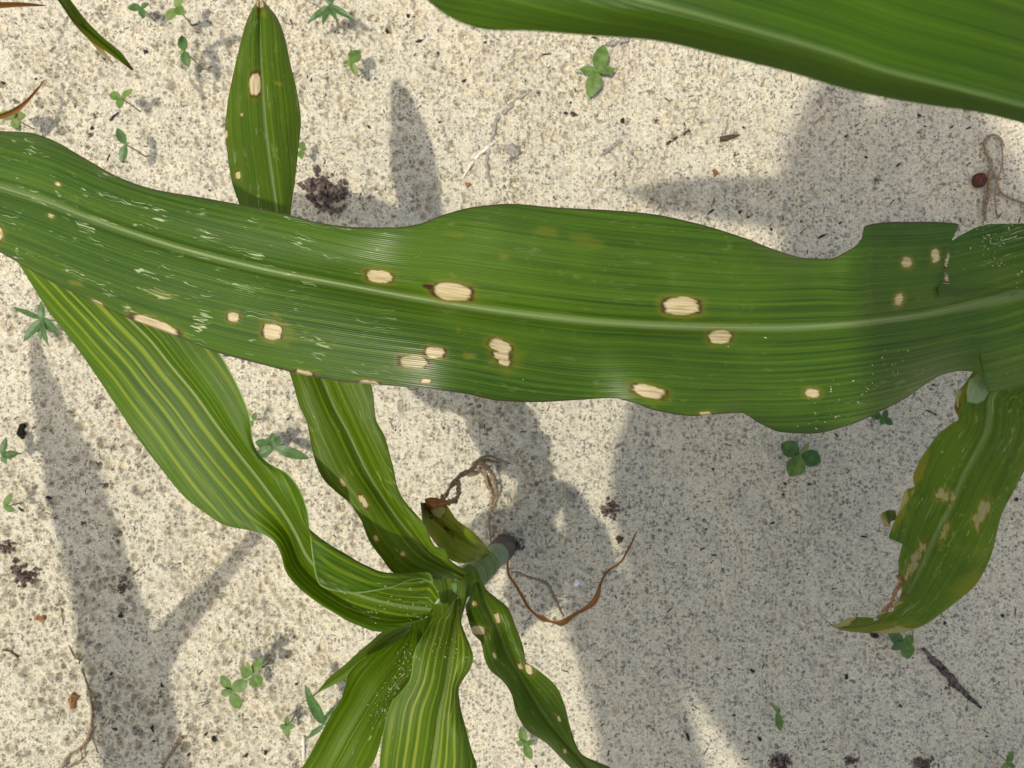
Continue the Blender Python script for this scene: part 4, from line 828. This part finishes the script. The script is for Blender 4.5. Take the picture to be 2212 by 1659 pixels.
for i, (u, v, L, W, a) in enumerate(CH): chip('charcoal_fragment', u, v, max(L * .85, 6), max(W * .7, 4), a, M_CHAR, CH_L, 'charcoal', CH_G, seed=i)
chip('plant_fragment', 1575, 297, 46, 13, 10, M_DEB, 'dark olive-brown bit of stalk on the lit sand', 'debris')
chip('seed_husk', 1545, 374, 16, 20, 10, M_ORANGE, 'small round amber seed husk on the lit sand', 'debris')
chip('leaf_fragment', 163, 1512, 24, 36, -15, M_ORANGE, 'orange-brown crumpled leaf fragment beside the thin brown roots', 'debris')
chip('leaf_fragment', 88, 1335, 24, 17, -10, M_ORANGE, 'smaller brown leaf fragment on lit sand left of the leaf shadow', 'debris')
chip('leaf_fragment', 1012, 400, 18, 14, 20, M_ORANGE, 'pale brown flake in the shadow beside the dark soil clod', 'debris')
chip('leaf_fragment', 1106, 325, 30, 34, 40, M_TWIG, 'beige flake beside the forked grey twig', 'debris')
chip('leaf_fragment', 1337, 1165, 20, 20, 20, M_DEB, 'dark brown flake near the tip of the dry curled leaf', 'debris')
chip('leaf_fragment', 1230, 1070, 22, 34, 10, M_TWIG, 'grey-olive flake at the edge of the lit sand patch', 'debris')
chip('white_chip', 1247, 1257, 13, 20, -35, M_WHITE, 'small bright white chip beside the dry curled leaf', 'stone', H=.0025)
chip('bark_chip', 1890, 1372, 28, 14, 0, M_CHAR, 'black chip peeping from under the dry leaf tip', 'charcoal', H=.004)
chip('leaf_fragment', 1240, 250, 24, 16, -20, M_DEB, 'reddish-brown flake below the four-leaved seedling', 'debris')

def clod_mesh(name, r, seed, n=90):
    rr = np.random.default_rng(seed); me = bpy.data.meshes.new(name); V = []; F = []
    for k in range(n):
        p = rr.normal(0, .42, 3) * [r, r * .75, r * .45]; p[2] = abs(p[2]); s = r * rr.uniform(.10, .26)
        b0 = len(V); d = rr.uniform(.6, 1.2, 6) * s
        V += [tuple(p + np.array(a) * q) for a, q in zip([(1, 0, 0), (-1, 0, 0), (0, 1, 0), (0, -1, 0), (0, 0, 1), (0, 0, -1)], d)]
        F += [tuple(b0 + i for i in f) for f in ((0, 2, 4), (2, 1, 4), (1, 3, 4), (3, 0, 4), (2, 0, 5), (1, 2, 5), (3, 1, 5), (0, 3, 5))]
    me.from_pydata(V, [], F); me.update(); return me
for u, v, r, ang, lab in ((705, 412, 52, -15, 'large crumbly dark brown soil clod just above the main leaf'), (1317, 1100, 24, 60, 'dark brown crumb of soil beside the lit sand patch'), (265, 1268, 18, 70, 'reddish-brown crumb of soil in the left leaf shadow'), (60, 1240, 34, 10, 'loose brown crumbs of soil near the left edge'),
                          (1683, 1652, 30, 0, 'dark soil clod cut by the bottom edge below the narrow seedling'), (1998, 1650, 26, 0, 'dark soil clod cut by the bottom edge below the charred stick'), (1112, 1182, 20, 40, 'dark crumbs of soil heaped at the foot of the young maize stalk'), (2045, 1478, 18, 0, 'black crumb of soil beside the charred stick'), (15, 1180, 22, 0, 'dark crumb of soil at the left edge'), (1840, 1645, 18, 0, 'small dark crumb of soil between the two bottom clods')):
    o = link('soil_clod', clod_mesh('soil_clod', r * HC / FPX, int(u)), M_CLOD); o.location = G(u, v, -.001); o.rotation_euler = (0, 0, math.radians(ang)); tag(o, lab, 'soil clod')

for k, (u, v, r) in enumerate([(243, 150, 14), (228, 128, 10), (206, 252, 12), (190, 290, 13), (180, 318, 9), (96, 262, 8), (230, 1045, 12), (300, 975, 9), (215, 1000, 10), (120, 1120, 10), (180, 1130, 9), (250, 1160, 9), (385, 1010, 8), (655, 915, 9), (625, 905, 8), (1420, 260, 10), (1355, 262, 9), (1165, 200, 8), (1480, 412, 9), (1590, 335, 9), (975, 1010, 7), (1415, 1045, 7), (2050, 1215, 8), (1895, 385, 10), (1300, 1170, 6), (1790, 1230, 8), (2165, 1240, 9)]):
    o = link('soil_crumb', clod_mesh('soil_crumb', r * HC / FPX, 300 + k, 40), M_CLOD); o.location = G(u, v, -.0008); tag(o, 'small dark crumb of soil lying on the pale sand', 'soil crumb', 'small soil crumbs on the sand')

def strand(name, pts, r, mat, label, cat, group=None, lift=.0012, jit=.5, flat=.8, nseg=7, extra=None):
    base = G(*pts[0]); root = empty(name, base); tag(root, label, cat, group)
    link('main_strand', tube_mesh('main_strand', [G(u, v, lift) for u, v in pts], r, root, nseg=nseg, jit=jit, flat=flat, seed=len(pts)), mat, root)
    for p2, r2 in (extra or []): link('side_strand', tube_mesh('side_strand', [G(u, v, lift + .0006) for u, v in p2], r2, root, nseg=6, jit=jit, flat=flat, seed=len(p2)), mat, root)
    return root
def single(name, pts, r, mat, label, cat, lift=.0012, jit=.4, flat=.8, nseg=8):
    me = tube_mesh(name, [np.array(G(u, v, lift)) - np.array(G(*pts[0])) for u, v in pts], r, None, nseg=nseg, jit=jit, flat=flat, seed=len(pts) + int(pts[0][0]))
    o = link(name, me, mat); o.location = G(*pts[0]); tag(o, label, cat); return o
strand('grey_twig', [(1148, 195), (1120, 215), (1095, 238), (1073, 258), (1068, 285), (1060, 315), (1052, 345), (1054, 375), (1062, 405)], [(0, .0008), (.25, .0018), (.45, .0014), (.8, .0012), (1, .0008)], M_TWIG, 'thin bent grey twig lying on the lit sand above the main leaf', 'twig')
single('pale_straw', [(998, 388), (1015, 360), (1035, 335), (1062, 313), (1088, 292)], [(0, .0006), (.5, .0013), (1, .0007)], M_STRAW, 'thin whitish straw crossing the bent grey twig', 'straw')
single('charred_stick', [(1992, 1400), (2015, 1425), (2040, 1450), (2075, 1490), (2118, 1528)], [(0, .0012), (.3, .0028), (.7, .0020), (1, .0010)], M_STICK, 'charred flat black stick on the shaded sand by the withering leaf', 'stick', .0015, .35, .5)
single('pale_straw', [(655, 1584), (656, 1610), (657, 1640)], [(0, .0011), (1, .0011)], M_STRAW, 'short white straw beside the star-shaped seedling', 'straw')
single('straw', [(1295, 340), (1318, 322), (1342, 304)], [(0, .0010), (1, .0016)], M_TWIG, 'short beige straw on the lit sand right of the grey twig', 'straw')
single('straw', [(1440, 312), (1462, 298), (1490, 282)], [(0, .0010), (1, .0016)], M_DEB, 'short brown straw on the lit sand near the amber husk', 'straw')
single('straw', [(1310, 98), (1330, 92), (1360, 84)], [(0, .002), (1, .0028)], M_TWIG, 'beige bit of stalk under the edge of the upper leaf', 'straw')
single('straw', [(130, 1295), (155, 1402), (165, 1420), (178, 1426)], [(0, .0005), (1, .0007)], M_ROOT, 'hair-thin brown straw left of the leaf shadow', 'straw')
single('twig', [(8, 1402), (25, 1406), (42, 1418)], [(0, .0006), (1, .0009)], M_DEB, 'tiny dark twig at the left edge', 'twig')
single('straw', [(350, 1659), (368, 1630), (385, 1605), (396, 1590)], [(0, .0008), (1, .0014)], M_ROOT, 'tan straw at the bottom edge in the leaf shadow', 'straw')
strand('root_tangle', [(138, 1660), (150, 1632), (172, 1618), (190, 1600), (200, 1575), (205, 1540), (200, 1500), (192, 1470), (182, 1440)], [(0, .0011), (.5, .0010), (1, .0006)], M_ROOT, 'tangle of thin brown roots on the sand at the lower left', 'root', lift=.003,
       extra=[([(180, 1612), (182, 1635), (165, 1648), (150, 1655)], .0007), ([(205, 1545), (212, 1510), (204, 1490), (196, 1480)], .0006), ([(200, 1580), (210, 1600), (218, 1622)], .0005)])
strand('root_tangle', [(2120, 478), (2122, 450), (2128, 420), (2130, 390), (2135, 360), (2122, 330), (2122, 308), (2135, 295), (2150, 300), (2162, 320)], [(0, .0010), (.4, .0012), (1, .0007)], M_ROOT, 'tangle of thin brown roots beside the red-brown ball at the right', 'root', lift=.004,
       extra=[([(2132, 365), (2142, 390), (2150, 415), (2175, 432), (2200, 442), (2216, 450)], .0010), ([(2150, 300), (2156, 330), (2155, 360), (2145, 395), (2140, 430), (2146, 478)], .0006), ([(2212, 445), (2204, 458), (2212, 474)], .0008), ([(2128, 370), (2118, 420), (2114, 470)], .0005)])
# red-brown ball with a rough skin
bm_n = 24; th, ph = np.meshgrid(np.linspace(0, math.pi, 14), np.linspace(0, 2 * math.pi, bm_n))
rb = 14.5 * HC / FPX * (1 + .10 * (vnoise(th * 4, ph * 4, 5) - .5)); Vb = np.stack([rb * np.sin(th) * np.cos(ph), rb * np.sin(th) * np.sin(ph) * 1.1, rb * np.cos(th)], -1).reshape(-1, 3)
o = link('seed_ball', grid_mesh('seed_ball', Vb, bm_n, 14), M_RED); p = G(2109, 392); o.location = (p[0], p[1], p[2] + .0035); tag(o, 'round red-brown seed ball on the shaded sand by the roots', 'seed')

# loose dark grains and flecks, too many to count
def flecks(name, n, s0, s1, mat, seed, dens=None):
    r = np.random.default_rng(seed); V = []; F = []
    base = np.array([(1, 0, 0), (-.5, .86, 0), (-.5, -.86, 0), (0, 0, .7), (0, 0, -.7)]); tri = [(0, 1, 3), (1, 2, 3), (2, 0, 3), (1, 0, 4), (2, 1, 4), (0, 2, 4)]
    xs, ys = r.uniform(-.42, .42, n * 3), r.uniform(-.32, .32, n * 3)
    pk = np.nonzero(r.random(n * 3) < .25 + .75 * smooth(.35, .65, vnoise(xs * 16, ys * 16, seed)))[0][:n]
    for x, y in zip(xs[pk], ys[pk]):
        s = r.uniform(s0, s1) * r.uniform(.6, 1.); a = r.uniform(0, 6.28); el = r.uniform(.5, 1.)
        c, sn = math.cos(a), math.sin(a); z = ground_z(x, y) + s * .1; b0 = len(V)
        for q in base * r.uniform(.7, 1.2, (5, 1)):
            qx, qy = q[0] * s, q[1] * s * el; V.append((x + qx * c - qy * sn, y + qx * sn + qy * c, z + q[2] * s * .6))
        F += [tuple(b0 + i for i in t) for t in tri]
    me = bpy.data.meshes.new(name); me.from_pydata(V, [], F); me.update(); return link(name, me, mat)
M_GRAIN = plain_material('grey_grain', (.13, .125, .11), (.25, .235, .205), 900., .9, .0003)
tag(flecks('grey_sand_grains', 9000, .0005, .0013, M_GRAIN, 3), 'coarse grey grains strewn over the pale sand', 'grains', kind='stuff')
tag(flecks('dark_flecks', 1500, .0005, .0013, M_CHAR, 4), 'tiny black flecks strewn over the pale sand', 'flecks', kind='stuff')

def bits(name, n, mat, seed):
    """elongated plant crumbs and char slivers"""
    r = np.random.default_rng(seed); V = []; F = []
    for k in range(n):
        x, y = r.uniform(-.42, .42), r.uniform(-.32, .32); L = r.gamma(3, .0009) + .0012; W = r.uniform(.0004, .0011); a = r.normal(.7, .8)
        c, sn = math.cos(a), math.sin(a); b0 = len(V); z = ground_z(x, y)
        for (p, q, h) in ((-1, -.5, 0), (1, -.3, 0), (.8, .6, 0), (-.9, .5, 0), (-.5, 0, 1), (.6, .1, .8)):
            px, py = p * L / 2 * r.uniform(.8, 1.1), q * W * r.uniform(.7, 1.3); V.append((x + px * c - py * sn, y + px * sn + py * c, z - .0003 + h * W * .9 + .0002))
        F += [tuple(b0 + i for i in f) for f in ((0, 1, 5, 4), (1, 2, 5), (2, 3, 4, 5), (3, 0, 4))]
    me = bpy.data.meshes.new(name); me.from_pydata(V, [], F); me.update(); return link(name, me, mat)
tag(bits('plant_crumbs', 650, M_DEB, 11), 'fine dark brown plant crumbs strewn over the pale sand', 'crumbs', kind='stuff')
tag(bits('char_slivers', 350, M_CHAR, 12), 'fine black char slivers strewn over the pale sand', 'slivers', kind='stuff')
